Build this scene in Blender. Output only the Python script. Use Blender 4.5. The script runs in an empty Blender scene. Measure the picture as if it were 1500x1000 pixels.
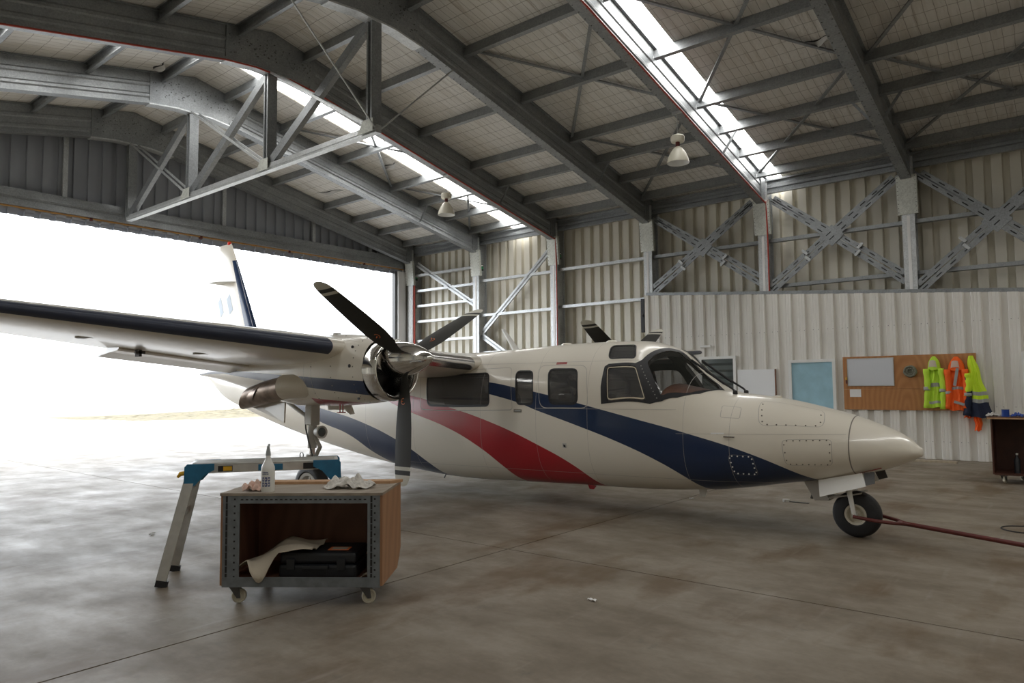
import bpy, bmesh, math, random
import numpy as np
from mathutils import Vector, Matrix
from mathutils.geometry import delaunay_2d_cdt
random.seed(7)
rng = np.random.default_rng(7)
SC = bpy.context.scene
COL = SC.collection
PI = math.pi
# ------------------------------------------------------------------ camera
F_PX, YAW, PITCH, ROLL, CAM_H = 1039.08, math.radians(39.192), math.radians(3.715), math.radians(-0.513), 1.5
fw = Vector((math.cos(PITCH)*math.cos(YAW), math.cos(PITCH)*math.sin(YAW), math.sin(PITCH)))
rt = Vector((math.sin(YAW), -math.cos(YAW), 0)); up = rt.cross(fw)
r2 = rt*math.cos(ROLL)+up*math.sin(ROLL); u2 = -rt*math.sin(ROLL)+up*math.cos(ROLL)
cam = bpy.data.cameras.new('camera'); cam_o = bpy.data.objects.new('camera', cam); COL.objects.link(cam_o)
M = Matrix((r2, u2, -fw)).transposed().to_4x4(); M.translation = (0, 0, CAM_H); cam_o.matrix_world = M
cam.sensor_width = 36; cam.lens = F_PX*36/1500; cam.clip_end = 2000; cam.clip_start = .05
SC.camera = cam_o
# ------------------------------------------------------------------ world (bright overcast), exposure
W = bpy.data.worlds.new('overcast'); SC.world = W; W.use_nodes = True
bg = W.node_tree.nodes['Background']; bg.inputs[0].default_value = (.90, .95, 1, 1); bg.inputs[1].default_value = 4.2
vs = SC.view_settings; vs.view_transform = 'Standard'; vs.look = 'None'; vs.gamma = 1; vs.exposure = 0.40; vs.use_curve_mapping = False
SKY_EMIT = 10.0
cy = SC.cycles; cy.use_denoising = True; cy.max_bounces = 10; cy.diffuse_bounces = 6; cy.glossy_bounces = 4
cy.transmission_bounces = 8; cy.transparent_max_bounces = 12; cy.sample_clamp_indirect = 8; cy.caustics_reflective = False; cy.caustics_refractive = False
# ------------------------------------------------------------------ materials
MATS = {}
def mat(name, col, rough=.6, metal=0, bump=0, bscale=30, var=0, vscale=6, coat=0, spec=.5, emit=0):
    m = bpy.data.materials.new(name); m.use_nodes = True; MATS[name] = m
    nt = m.node_tree; b = nt.nodes['Principled BSDF']; c = (*col, 1)
    b.inputs['Base Color'].default_value = c; b.inputs['Roughness'].default_value = rough; b.inputs['Metallic'].default_value = metal
    b.inputs['Coat Weight'].default_value = coat; b.inputs['Coat Roughness'].default_value = .06; b.inputs['Specular IOR Level'].default_value = spec
    if emit: b.inputs['Emission Color'].default_value = c; b.inputs['Emission Strength'].default_value = emit
    if bump or var:
        tc = nt.nodes.new('ShaderNodeTexCoord')
    if var:
        n = nt.nodes.new('ShaderNodeTexNoise'); n.inputs['Scale'].default_value = vscale; n.inputs['Detail'].default_value = 6
        nt.links.new(tc.outputs['Object'], n.inputs['Vector'])
        r = nt.nodes.new('ShaderNodeMapRange'); r.inputs[1].default_value = .3; r.inputs[2].default_value = .7
        r.inputs[3].default_value = 1-var; r.inputs[4].default_value = 1+var*.6
        nt.links.new(n.outputs[0], r.inputs[0])
        mx = nt.nodes.new('ShaderNodeVectorMath'); mx.operation = 'SCALE'; mx.inputs[0].default_value = col
        nt.links.new(r.outputs[0], mx.inputs['Scale']); nt.links.new(mx.outputs[0], b.inputs['Base Color'])
    if bump:
        n = nt.nodes.new('ShaderNodeTexNoise'); n.inputs['Scale'].default_value = bscale; n.inputs['Detail'].default_value = 5
        nt.links.new(tc.outputs['Object'], n.inputs['Vector'])
        bp_ = nt.nodes.new('ShaderNodeBump'); bp_.inputs['Strength'].default_value = bump; bp_.inputs['Distance'].default_value = .02
        nt.links.new(n.outputs[0], bp_.inputs['Height']); nt.links.new(bp_.outputs[0], b.inputs['Normal'])
    return m
class NT:
    """small node-building helper on a material"""
    def __init__(s, m): s.m = m; s.t = m.node_tree; s.b = s.t.nodes['Principled BSDF']
    def n(s, typ, **kw):
        x = s.t.nodes.new(typ)
        for k, v in kw.items(): setattr(x, k, v)
        return x
    def l(s, a, b): s.t.links.new(a, b)
    def val(s, sock, v):
        if hasattr(v, 'node'): s.l(v, sock)
        else: sock.default_value = v
    def math(s, op, a, b=0.0, clamp=False):
        x = s.n('ShaderNodeMath', operation=op, use_clamp=clamp); s.val(x.inputs[0], a); s.val(x.inputs[1], b); return x.outputs[0]
    def mix(s, f, a, b):
        x = s.n('ShaderNodeMix', data_type='RGBA'); s.val(x.inputs[0], f)
        for k, v in ((6, a), (7, b)):
            if hasattr(v, 'node'): s.l(v, x.inputs[k])
            else: x.inputs[k].default_value = (*v, 1)
        return x.outputs[2]
    def noise(s, vec, scale, detail=5, rough=.55):
        x = s.n('ShaderNodeTexNoise'); x.inputs['Scale'].default_value = scale; x.inputs['Detail'].default_value = detail; x.inputs['Roughness'].default_value = rough
        s.l(vec, x.inputs['Vector']); return x.outputs[0]
    def rng(s, v, a, b, c=0., d=1.):
        x = s.n('ShaderNodeMapRange'); s.val(x.inputs[0], v)
        for i, q in enumerate((a, b, c, d)): x.inputs[i+1].default_value = q
        return x.outputs[0]
    def obj(s): return s.n('ShaderNodeTexCoord').outputs['Object']
    def scalev(s, v, sc):
        x = s.n('ShaderNodeMapping'); x.inputs['Scale'].default_value = sc; s.l(v, x.inputs[0]); return x.outputs[0]
    def bump(s, h, strength=.3, dist=.02):
        x = s.n('ShaderNodeBump'); x.inputs['Strength'].default_value = strength; x.inputs['Distance'].default_value = dist
        s.l(h, x.inputs['Height']); s.l(x.outputs[0], s.b.inputs['Normal'])
def galv(name, col, rough=.42, metal=.6):
    m = mat(name, col, rough, metal); k = NT(m); o = k.obj()
    v = k.n('ShaderNodeTexVoronoi'); v.inputs['Scale'].default_value = 45; k.l(o, v.inputs['Vector'])
    sp = k.n('ShaderNodeSeparateColor'); k.l(v.outputs['Color'], sp.inputs[0])
    f = k.math('ADD', k.math('MULTIPLY', sp.outputs[0], .35), k.math('MULTIPLY', k.noise(o, 2.5), .9))
    f = k.rng(f, .25, 1.0, .72, 1.22)
    x = k.n('ShaderNodeVectorMath', operation='SCALE'); x.inputs[0].default_value = col; k.l(f, x.inputs['Scale']); k.l(x.outputs[0], k.b.inputs['Base Color'])
    k.l(k.rng(sp.outputs[1], 0, 1, rough-.08, rough+.12), k.b.inputs['Roughness'])
    return m
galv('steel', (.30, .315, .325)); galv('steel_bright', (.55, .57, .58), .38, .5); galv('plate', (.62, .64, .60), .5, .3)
mat('foil_plain', (.6, .6, .58), .6)
mat('cladding', (.74, .71, .62), .45, var=.06, vscale=1.5)
mat('cladding_white', (.78, .76, .71), .38, var=.05, vscale=1.3)
mat('cladding_backlit', (.30, .32, .36), .5, var=.06, vscale=1.5)  # door-wall sheeting: its backlit shade is put into this dark grey
mat('cladding_plain', (.30, .29, .27), .6)
mat('rust_rail', (.55, .30, .10), .6); mat('red_pipe', (.42, .05, .03), .4); mat('black', (.012, .012, .014), .5); mat('rubber', (.016, .016, .018), .62, bump=.15, bscale=60)
mat('white_paint', (.80, .80, .78), .3, coat=.3); mat('chrome', (.78, .77, .75), .12, 1.0); mat('polish', (.72, .71, .70), .22, 1.0)
mat('boot', (.030, .040, .075), .36, coat=.2); mat('navy', (.010, .032, .095), .22, coat=.5); mat('red_paint', (.38, .012, .022), .25, coat=.5)
mat('blade', (.045, .044, .040), .62, spec=.25); mat('blade_white', (.62, .60, .52), .5); mat('blade_grey', (.20, .20, .19), .5); mat('orange', (.75, .20, .06), .5)
mat('exhaust', (.30, .24, .20), .32, 1.0, var=.35, vscale=9); mat('gear_grey', (.56, .55, .52), .45, .1); mat('gear_dark', (.10, .10, .10), .5, .4)
mat('cabin', (.035, .032, .030), .8); mat('seat_cloth', (.10, .085, .07), .85)
mat('aluminium', (.60, .60, .58), .36, .75, var=.12, vscale=12); mat('step_blue', (.02, .16, .30), .45, var=.2, vscale=14); mat('yellow', (.70, .40, .02), .5)
mat('angle_steel', (.20, .22, .24), .5, .35, var=.2, vscale=15); mat('caster', (.62, .58, .48), .6); mat('steel_dark', (.12, .12, .12), .45, .7)
mat('plastic_black', (.014, .016, .020), .45, bump=.1, bscale=120); mat('kraft', (.50, .44, .35), .85, bump=.3, bscale=20); mat('bottle', (.80, .80, .78), .35); mat('bottle_trigger', (.35, .37, .38), .5)
mat('print_blue', (.02, .04, .20), .5); mat('rag_pink', (.68, .48, .40), .9, bump=.4, bscale=40); mat('rag_white', (.66, .64, .60), .9, bump=.4, bscale=40, var=.3, vscale=30)
mat('tow_red', (.11, .018, .015), .5, var=.25, vscale=14); mat('cart_brown', (.085, .030, .018), .5, var=.3, vscale=5); mat('lamp_cream', (.80, .77, .66), .4); mat('lamp_inside', (.85, .86, .86), .35)
mat('hi_yellow', (.62, .86, .03), .75, bump=.4, bscale=12); mat('hi_lime', (.52, .78, .05), .75, bump=.4, bscale=12); mat('hi_orange', (.92, .13, .01), .75, bump=.4, bscale=12); mat('navy_cloth', (.012, .018, .045), .85, bump=.4, bscale=12)
mat('reflective', (.36, .37, .36), .4); mat('lining', (.62, .55, .42), .9); mat('whiteboard', (.66, .68, .72), .2); mat('paper', (.82, .82, .82), .8); mat('rope', (.20, .20, .15), .9, var=.4, vscale=60)
mat('frame_white', (.80, .80, .78), .4); mat('blue_film', (.36, .58, .68), .3, var=.10, vscale=5); mat('panel_white', (.86, .87, .88), .35); mat('blue_plastic', (.02, .07, .35), .35); mat('crumple', (.5, .48, .45), .8)
mat('grass', (.15, .125, .07), .9, var=.4, vscale=2); mat('gravel', (.24, .215, .18), .95, var=.35, vscale=1.2); mat('joint', (.05, .045, .04), .9); mat('green_logo', (.03, .25, .10), .5); mat('strip_white', (.85, .85, .85), .4)
mat('red_lens', (.8, .05, .02), .3); mat('fin_grey', (.42, .50, .60), .4)
def wood(name, c1, c2, sx=1.5, rough=.55):
    m = mat(name, c1, rough); k = NT(m); o = k.scalev(k.obj(), (sx*3, sx*3, sx))
    w = k.n('ShaderNodeTexWave', wave_type='RINGS'); w.inputs['Scale'].default_value = .8; w.inputs['Distortion'].default_value = 7; w.inputs['Detail'].default_value = 3; w.inputs['Detail Scale'].default_value = .8
    k.l(o, w.inputs['Vector']); n = k.noise(k.obj(), 5)
    f = k.math('ADD', k.math('MULTIPLY', w.outputs[0], .5), k.math('MULTIPLY', n, .5))
    k.l(k.mix(f, c2, c1), k.b.inputs['Base Color']); return m
wood('plywood', (.50, .235, .085), (.36, .15, .05)); wood('cart_ply', (.42, .23, .12), (.30, .15, .08)); wood('plank', (.52, .32, .18), (.42, .25, .13)); wood('cart_top', (.36, .31, .25), (.24, .20, .16)); wood('ply_red', (.27, .125, .078), (.18, .08, .05))
wood('old_plank', (.45, .38, .28), (.36, .30, .22))
# glass: tinted, thin
m = mat('window_tint', (.10, .10, .10), .04, spec=.8); m.node_tree.nodes['Principled BSDF'].inputs['Alpha'].default_value = .72
m = mat('windshield_glass', (.05, .055, .05), .03, spec=.9); m.node_tree.nodes['Principled BSDF'].inputs['Alpha'].default_value = .32
m = mat('louvre_glass', (.10, .12, .12), .06, spec=.8)
# roof lining: off-white reflective blanket held by wire mesh
m = mat('foil', (.62, .61, .575), .55); k = NT(m); o = k.obj()
sx = k.n('ShaderNodeSeparateXYZ'); k.l(o, sx.inputs[0])
def wires(c, pitch, w):
    a = k.math('FRACT', k.math('DIVIDE', k.math('ADD', c, 50.), pitch)); a = k.math('ABSOLUTE', k.math('SUBTRACT', a, .5)); return k.math('GREATER_THAN', a, .5-w/pitch/2)
wob = k.math('MULTIPLY', k.math('SUBTRACT', k.noise(o, 1.3), .5), .10)
xx = k.math('ADD', sx.outputs[0], wob); yy = k.math('ADD', sx.outputs[1], wob)
line = k.math('MAXIMUM', wires(xx, .30, .012), wires(yy, .15, .009))
stain = k.rng(k.noise(k.scalev(o, (.5, 5., .5)), 1.6, 6), .48, .75, 0, .55)
c = k.mix(stain, (.74, .725, .69), (.50, .46, .39))
c = k.mix(k.rng(k.noise(k.scalev(o, (.25, 3., .3)), 2.2, 4), .62, .72, 0, .5), c, (.33, .27, .20))
c = k.mix(k.math('MULTIPLY', line, .62), c, (.16, .14, .11)); k.l(c, k.b.inputs['Base Color'])
h = k.math('ADD', k.math('MULTIPLY', k.noise(k.scalev(o, (1.2, 4, 1)), 2.0, 5), 1.0), k.math('MULTIPLY', line, -.15)); k.bump(h, .55, .08)
# concrete
def concrete(name, base, dark, brown, rough=.52):
    m = mat(name, base, rough, spec=.35); k = NT(m); o = k.obj()
    big = k.noise(o, .55, 6, .6); mid = k.noise(k.scalev(o, (1, .6, 1)), 1.7, 8, .65); fine = k.noise(o, 26, 5)
    c = k.mix(k.rng(mid, .38, .64), base, dark); c = k.mix(k.rng(k.noise(k.scalev(o, (2.2, .8, 1)), 2.3, 8, .7), .50, .66, 0, .6), c, dark)
    c = k.mix(k.rng(k.noise(k.scalev(o, (.8, 1.4, 1)), .9, 7, .6), .52, .64, 0, .85), c, brown)
    c = k.mix(k.rng(k.noise(o, 3.1, 7, .7), .62, .74, 0, .55), c, (.11, .10, .085))
    sc = k.n('ShaderNodeTexNoise'); sc.inputs['Scale'].default_value = 1.1; sc.inputs['Detail'].default_value = 2; k.l(k.scalev(o, (1, 9, 1)), sc.inputs['Vector'])
    c = k.mix(k.rng(sc.outputs[0], .64, .74, 0, .10), c, (.55, .54, .52))
    c = k.mix(k.rng(fine, .3, .8, 0, .18), c, (.10, .09, .08)); k.l(c, k.b.inputs['Base Color'])
    k.l(k.rng(mid, .3, .75, rough-.10, rough+.16), k.b.inputs['Roughness']); k.bump(k.math('ADD', k.math('MULTIPLY', fine, .3), mid), .12, .01); return m
concrete('concrete', (.27, .233, .185), (.165, .134, .097), (.125, .082, .042))
concrete('apron', (.36, .35, .34), (.29, .28, .27), (.31, .28, .24), .8)
# ------------------------------------------------------------------ mesh helpers
BASE = {}
class MB:
    def __init__(s, M=None): s.v = []; s.f = []; s.m = []; s.mi = 0; s.M = M; s.smooth = False
    def add(s, V, Fc):
        o = len(s.v); V = [Vector(a) for a in V]
        if s.M is not None: V = [s.M @ a for a in V]
        s.v += [tuple(a) for a in V]; s.f += [tuple(i+o for i in q) for q in Fc]; s.m += [s.mi]*len(Fc); return s
    def box(s, a, b):
        (x0, y0, z0), (x1, y1, z1) = a, b
        return s.add([(x0,y0,z0),(x1,y0,z0),(x1,y1,z0),(x0,y1,z0),(x0,y0,z1),(x1,y0,z1),(x1,y1,z1),(x0,y1,z1)], [(0,3,2,1),(4,5,6,7),(0,1,5,4),(1,2,6,5),(2,3,7,6),(3,0,4,7)])
    def bar(s, p0, p1, w, h, ref=(0,0,1)):
        """box beam p0->p1, width w (perp to ref), height h (along ref)"""
        p0, p1 = Vector(p0), Vector(p1); d = (p1-p0).normalized(); a = d.cross(Vector(ref)).normalized()*w/2; b = a.cross(d).normalized()*h/2
        V = [p0-a-b, p0+a-b, p0+a+b, p0-a+b, p1-a-b, p1+a-b, p1+a+b, p1-a+b]
        return s.add(V, [(0,3,2,1),(4,5,6,7),(0,1,5,4),(1,2,6,5),(2,3,7,6),(3,0,4,7)])
    def tube(s, p0, p1, r0, r1=None, n=14, caps=True):
        r1 = r0 if r1 is None else r1; p0, p1 = Vector(p0), Vector(p1); d = (p1-p0).normalized()
        a = d.orthogonal().normalized(); b = d.cross(a)
        V = [p+ (a*math.cos(t)+b*math.sin(t))*r for p, r in ((p0, r0), (p1, r1)) for t in [2*PI*i/n for i in range(n)]]
        Fc = [(i, (i+1)%n, n+(i+1)%n, n+i) for i in range(n)]
        if caps: Fc += [tuple(range(n))[::-1], tuple(range(n, 2*n))]
        return s.add(V, Fc)
    def path(s, pts, r, n=8):
        pts = [Vector(p) for p in pts]; rings = []
        prev = None
        for i, p in enumerate(pts):
            d = (pts[min(i+1, len(pts)-1)]-pts[max(i-1, 0)]).normalized()
            a = d.orthogonal().normalized() if prev is None else (prev-d*prev.dot(d)).normalized(); prev = a; b = d.cross(a)
            rr = r[i] if isinstance(r, (list, tuple)) else r
            rings.append([p+(a*math.cos(t)+b*math.sin(t))*rr for t in [2*PI*k/n for k in range(n)]])
        return s.loft(rings, True)
    def loft(s, rings, caps=True, closed=True):
        n = len(rings[0]); V = [q for rg in rings for q in rg]; Fc = []
        for i in range(len(rings)-1):
            for k in range(n if closed else n-1):
                Fc.append((i*n+k, i*n+(k+1)%n, (i+1)*n+(k+1)%n, (i+1)*n+k))
        if caps: Fc += [tuple(range(n))[::-1], tuple(range((len(rings)-1)*n, len(rings)*n))]
        return s.add(V, Fc)
    def lathe(s, c, axis, prof, n=32, caps=True):
        """prof: list of (t along axis, radius)"""
        c = Vector(c); d = Vector(axis).normalized(); a = d.orthogonal().normalized(); b = d.cross(a)
        return s.loft([[c+d*t+(a*math.cos(q)+b*math.sin(q))*max(r, 1e-4) for q in [2*PI*i/n for i in range(n)]] for t, r in prof], caps)
    def prism(s, poly, off):
        """planar polygon (3D points) extruded by vector off"""
        n = len(poly); P = [Vector(q) for q in poly]; o = Vector(off)
        return s.add(P+[q+o for q in P], [tuple(range(n))[::-1], tuple(range(n, 2*n))]+[(i, (i+1)%n, n+(i+1)%n, n+i) for i in range(n)])
    def grid(s, G):
        """G[i][j] points"""
        r, c = len(G), len(G[0]); return s.add([q for row in G for q in row], [(i*c+j, i*c+j+1, (i+1)*c+j+1, (i+1)*c+j) for i in range(r-1) for j in range(c-1)])
    def build(s, name, mats, parent=None, origin=None, smooth=False, fix=True, bevel=0):
        base = Vector(BASE.get(parent.name, (0,0,0))) if parent else Vector((0,0,0))
        og = Vector(origin) if origin is not None else base
        me = bpy.data.meshes.new(name); me.from_pydata([tuple(Vector(v)-og) for v in s.v], [], s.f)
        for q in (mats if isinstance(mats, (list, tuple)) else [mats]): me.materials.append(MATS[q])
        me.polygons.foreach_set('material_index', s.m)
        if fix:
            bm = bmesh.new(); bm.from_mesh(me); bmesh.ops.recalc_face_normals(bm, faces=bm.faces)
            bm.to_mesh(me); bm.free()
        if smooth: me.shade_smooth()
        o = bpy.data.objects.new(name, me); COL.objects.link(o)
        if parent: o.parent = parent
        o.location = og-base; BASE[o.name] = og
        if smooth == 'auto':
            me.set_sharp_from_angle(angle=math.radians(38))
        if bevel:
            b = o.modifiers.new('bevel', 'BEVEL'); b.width = bevel; b.segments = 2; b.limit_method = 'ANGLE'
        return o
def inst(src, name, parent, loc, rot=None, scale=None):
    """another piece that shares src's mesh, with its origin at world loc"""
    o = bpy.data.objects.new(name, src.data); COL.objects.link(o); o.parent = parent
    o.location = Vector(loc)-Vector(BASE.get(parent.name, (0,0,0)) if parent else (0,0,0)); BASE[o.name] = Vector(loc)
    if rot is not None: o.rotation_euler = rot
    if scale is not None: o.scale = scale
    return o
def tag(o, label=None, cat=None, group=None, kind=None):
    for k, v in (('label', label), ('category', cat), ('group', group), ('kind', kind)):
        if v: o[k] = v
    return o
def thing(name, loc, label, cat, group=None, kind=None):
    o = bpy.data.objects.new(name, None); COL.objects.link(o); o.location = loc; o.empty_display_size = .2; BASE[o.name] = Vector(loc)
    return tag(o, label, cat, group, kind)
def pchip(x, y, q):
    x = np.asarray(x, float); y = np.asarray(y, float); q = np.asarray(q, float); h = np.diff(x); d = np.diff(y)/h
    m = np.zeros_like(y); m[0] = d[0]; m[-1] = d[-1]
    for i in range(1, len(x)-1):
        if d[i-1]*d[i] > 0:
            w1 = 2*h[i]+h[i-1]; w2 = h[i]+2*h[i-1]; m[i] = (w1+w2)/(w1/d[i-1]+w2/d[i])
    i = np.clip(np.searchsorted(x, q)-1, 0, len(x)-2); t = (q-x[i])/h[i]
    return (2*t**3-3*t**2+1)*y[i]+(t**3-2*t**2+t)*h[i]*m[i]+(-2*t**3+3*t**2)*y[i+1]+(t**3-t**2)*h[i]*m[i+1]
def rrect(w, h, r, n=5):
    """rounded rectangle outline about 0"""
    P = []
    for cx, cz, a0 in ((w/2-r, h/2-r, 0), (-w/2+r, h/2-r, PI/2), (-w/2+r, -h/2+r, PI), (w/2-r, -h/2+r, 3*PI/2)):
        P += [(cx+r*math.cos(a0+PI/2*i/n), cz+r*math.sin(a0+PI/2*i/n)) for i in range(n+1)]
    return P
def roundpoly(P, r, n=4):
    out = []; N = len(P)
    for i in range(N):
        a, b, c = Vector(P[i-1]), Vector(P[i]), Vector(P[(i+1)%N]); rr = min(r, (a-b).length*.45, (c-b).length*.45)
        p0 = b+(a-b).normalized()*rr; p1 = b+(c-b).normalized()*rr
        for t in [k/n for k in range(n+1)]: out.append(tuple(p0*(1-t)**2+b*2*t*(1-t)+p1*t*t))
    return out
# ------------------------------------------------------------------ the hangar: dimensions
FR = [17.971-3.034*i for i in range(8)]          # portal frame planes (Y)
XR, SL = 7.36, .207                              # ridge line, roof slope
XC, XO = 16.54, 17.02                            # column inner face, outer cladding
XL = 2*XR-XO
def zrb(x): return 7.47-SL*(abs(x-XR)-.865)     # underside of the rafters
def zroof(x): return zrb(x)+.685
YD, YB = 18.3, -7.0                              # door wall, wall behind
# floor
fl = MB().box((XL, YB, -.30), (XO+.3, 18.62, -.02)).build('floor', 'joint'); tag(fl, kind='structure')
xs = [XL, 5.17, XO+.3]; ys = [YB, 4.29, 18.62]; g = .007
for i in range(2):
    for j in range(2):
        MB().box((xs[i]+g, ys[j]+g, -.02), (xs[i+1]-g, ys[j+1]-g, 0)).build('concrete_slab', 'concrete', fl)
ap = MB().box((-300, 18.63, -.3), (400, 41, -.015)).build('apron', 'apron'); tag(ap, kind='structure')
gd = MB().box((-600, 41, -.3), (700, 900, -.03)).build('ground_beyond', 'gravel'); tag(gd, kind='structure')
G = []
for i in range(60):
    row = []
    for j in range(160):
        a, b = i/59, j/159; e = math.sin(PI*a)*math.sin(PI*b)**.6
        row.append((15+36*b+rng.normal()*.1, 35+13*a+4*b, -.03+e*(.10+.75*b)+rng.normal()*.03*e))
    G.append(row)
gb = MB().grid(G).build('dry_grass_bank', 'grass', smooth=True); tag(gb, 'low bank of dry yellow grass across the sunlit apron outside', 'grass', kind='stuff')
# ------------------------------------------------------------------ corrugated sheet walls
def profile(a, b, pitch, pts):
    """list of (s, depth) along a..b"""
    out = []; n = int(math.ceil((b-a)/pitch))
    for i in range(n):
        for t, d in pts:
            s_ = a+(i+t)*pitch
            if s_ <= b: out.append((s_, d))
    out.append((b, out[-1][1])); return out
RIB_IN = [(0, 0), (.58, 0), (.62, 1), (.95, 1), (.999, 0)]                         # seen from inside: broad pan, recessed rib
RIB_OUT = [(0, 1), (.12, 1), (.14, .93), (.17, .93), (.19, 1), (.33, 1), (.35, .93), (.38, .93), (.40, 1), (.53, 1), (.60, 0), (.92, 0), (.999, 1)]
def sheet_x(name, X, y0, y1, z0, ztop, pitch, rib, depth, m, sign):
    mb = MB(); P = profile(y0, y1, pitch, rib)
    mb.grid([[(X+sign*d*depth, s_, z0) for s_, d in P], [(X+sign*d*depth, s_, ztop(s_)) for s_, d in P]])
    o = mb.build(name, m, fix=False); tag(o, kind='structure'); return o
wr = sheet_x('wall_right', XO, YB, YD, 0, lambda y: zroof(XO), .315, RIB_IN, .11, 'cladding', 1)
wl = sheet_x('wall_left', XL, YB, YD, 0, lambda y: zroof(XO), .315, RIB_IN, .05, 'cladding', -1)
XI = 16.44
def ztopi(y): return 3.226+(y-.965)*.0793
wi = sheet_x('wall_inner', XI, -3.5, 8.9, 0, ztopi, .30, RIB_OUT, .06, 'cladding_white', -1)
MB().box((XI, 8.89, 0), (XC+.4, 8.92, 3.87)).build('end_flashing', 'cladding_white', wi)
mb = MB()
for i in range(42):
    y = -3.5+.3*i+.05
    for z, dy in ((.35, 0), (1.05, 0), (2.72, 0)):
        for k2 in (0, .11):
            if y+k2 < 8.8: mb.tube((XI-.066, y+k2-.03, z), (XI-.055, y+k2-.03, z), .007, n=6)
o = mb.build('roofing_screws', 'steel_dark', wi); tag(o, kind='stuff')
mb = MB(); mb.bar((XI+.06, -3.5, ztopi(-3.5)+.04), (XI+.06, 8.9, ztopi(8.9)+.04), .10, .08); mb.build('top_rail', 'steel', wi)
# gable walls
def gable(name, Y, zb, m, sign):
    mb = MB(); P = profile(XL, XO, .315, RIB_IN)
    mb.grid([[(s_, Y+sign*d*.05, zb(s_)) for s_, d in P], [(s_, Y+sign*d*.05, zroof(s_)) for s_, d in P]])
    o = mb.build(name, m, fix=False); tag(o, kind='structure'); return o
wf = gable('wall_far', YD, lambda x: 5.52, 'cladding_backlit', 1)
wb = gable('wall_behind', YB, lambda x: 0, 'cladding', -1)
# door header: built-up beam, rusty track line, corrugated fringe of the door leaf above
MB().box((XL, YD-.16, 5.80), (XC, YD-.02, 5.98)).build('header_rail', 'steel', wf)
mb = MB(); mb.box((XL, YD-.10, 5.62), (XC, YD-.01, 5.80)); mb.box((XL, YD-.13, 5.775), (XC, YD-.09, 5.81)); mb.build('header_beam', 'steel', wf)
MB().box((XL, YD-.02, 5.585), (XC, YD+.03, 5.615)).build('track_strip', 'rust_rail', wf)
mb = MB(); P = profile(XL, XC, .315, RIB_IN); mb.grid([[(s_, YD+.06+d*.05, 5.43) for s_, d in P], [(s_, YD+.06+d*.05, 5.62) for s_, d in P]]); mb.build('door_fringe', 'cladding_backlit', wf, fix=False)
mb = MB()
for x in (6.6, 9.3, 12.0, 14.8): mb.box((x-.03, YD-.03, 5.55), (x+.03, YD+.05, 5.64))
mb.build('track_bracket', 'tow_red', wf)
for x in (6.0, 9.9, 12.8, 15.0): MB().bar((x, YD-.06, 5.95), (x, YD-.06, zrb(x)+.2), .10, .08, (0,1,0)).build('gable_stud', 'steel_bright', wf)
MB().box((16.10, YD-.05, 0), (16.20, YD+.10, 5.5)).build('door_jamb', 'steel_dark', wf)
MB().box((16.20, YD-.12, 0), (16.52, YD-.02, 5.5)).build('jamb_cover', 'strip_white', wf)
MB().box((16.5, YD-.02, 0), (XO+.1, YD+.02, 5.6)).build('return_sheet', 'cladding_white', wf)
# ------------------------------------------------------------------ roof
skys = [(-2.28, -1.78), (5.42, 5.92), (13.12, 13.62)]
mb = MB(); e = [YB]+[q for s_ in skys for q in s_]+[YD+.1]
for i in range(0, len(e), 2):
    for a, b in ((XL-.1, XR), (XR, XO+.1)):
        mb.add([(a, e[i], zroof(a)), (b, e[i], zroof(b)), (b, e[i+1], zroof(b)), (a, e[i+1], zroof(a))], [(0, 1, 2, 3)])
        mb.add([(a, e[i], zroof(a)+.08), (b, e[i], zroof(b)+.08), (b, e[i+1], zroof(b)+.08), (a, e[i+1], zroof(a)+.08)], [(0, 1, 2, 3)])
ce = mb.build('ceiling', 'foil', fix=False); tag(ce, kind='structure')
m = mat('skylight', (1, 1, 1), .5); b_ = m.node_tree.nodes['Principled BSDF']; b_.inputs['Emission Color'].default_value = (1, .985, .95, 1); b_.inputs['Emission Strength'].default_value = SKY_EMIT
for y0, y1 in skys:
    for a, b in ((XL, XR-.3), (XR+.3, XO)):
        mb = MB(); mb.add([(a, y0, zroof(a)+.04), (b, y0, zroof(b)+.04), (b, y1, zroof(b)+.04), (a, y1, zroof(a)+.04)], [(0, 1, 2, 3)])
        mb.build('skylight_panel', 'skylight', ce)
# purlins: lipped channels between the frames
PX = [8.05, 9.49, 11.2, 12.95, 14.03, 15.1, 16.16]
PROF = [(-.04, 0), (.045, 0), (.045, .025), (.035, .025), (.035, .010), (-.030, .010), (-.030, .07), (-.022, .09), (-.022, .12), (-.030, .14), (-.030, .192), (.035, .192), (.035, .180), (.045, .180), (.045, .205), (-.04, .205)]
LP = 3.034-.10
mb = MB(); mb.loft([[(a, 0, b) for a, b in PROF], [(a, LP, b) for a, b in PROF]], True); pur0 = None
ang = math.atan(SL)
for i in range(len(FR)-1):
    for side in (1, -1):
        for px in PX:
            X = XR+side*(px-XR); loc = (X, FR[i+1]+.05, zrb(X)+.475)
            if pur0 is None:
                pur0 = mb.build('purlin', 'steel', ce, origin=(0, 0, 0)); pur0.location = loc; BASE[pur0.name] = Vector(loc); pu = pur0
            else: pu = inst(pur0, 'purlin', ce, loc)
            pu.rotation_euler = (0, ang*side, 0 if side == 1 else 0); 
            if side == -1: pu.scale = (-1, 1, 1)
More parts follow.
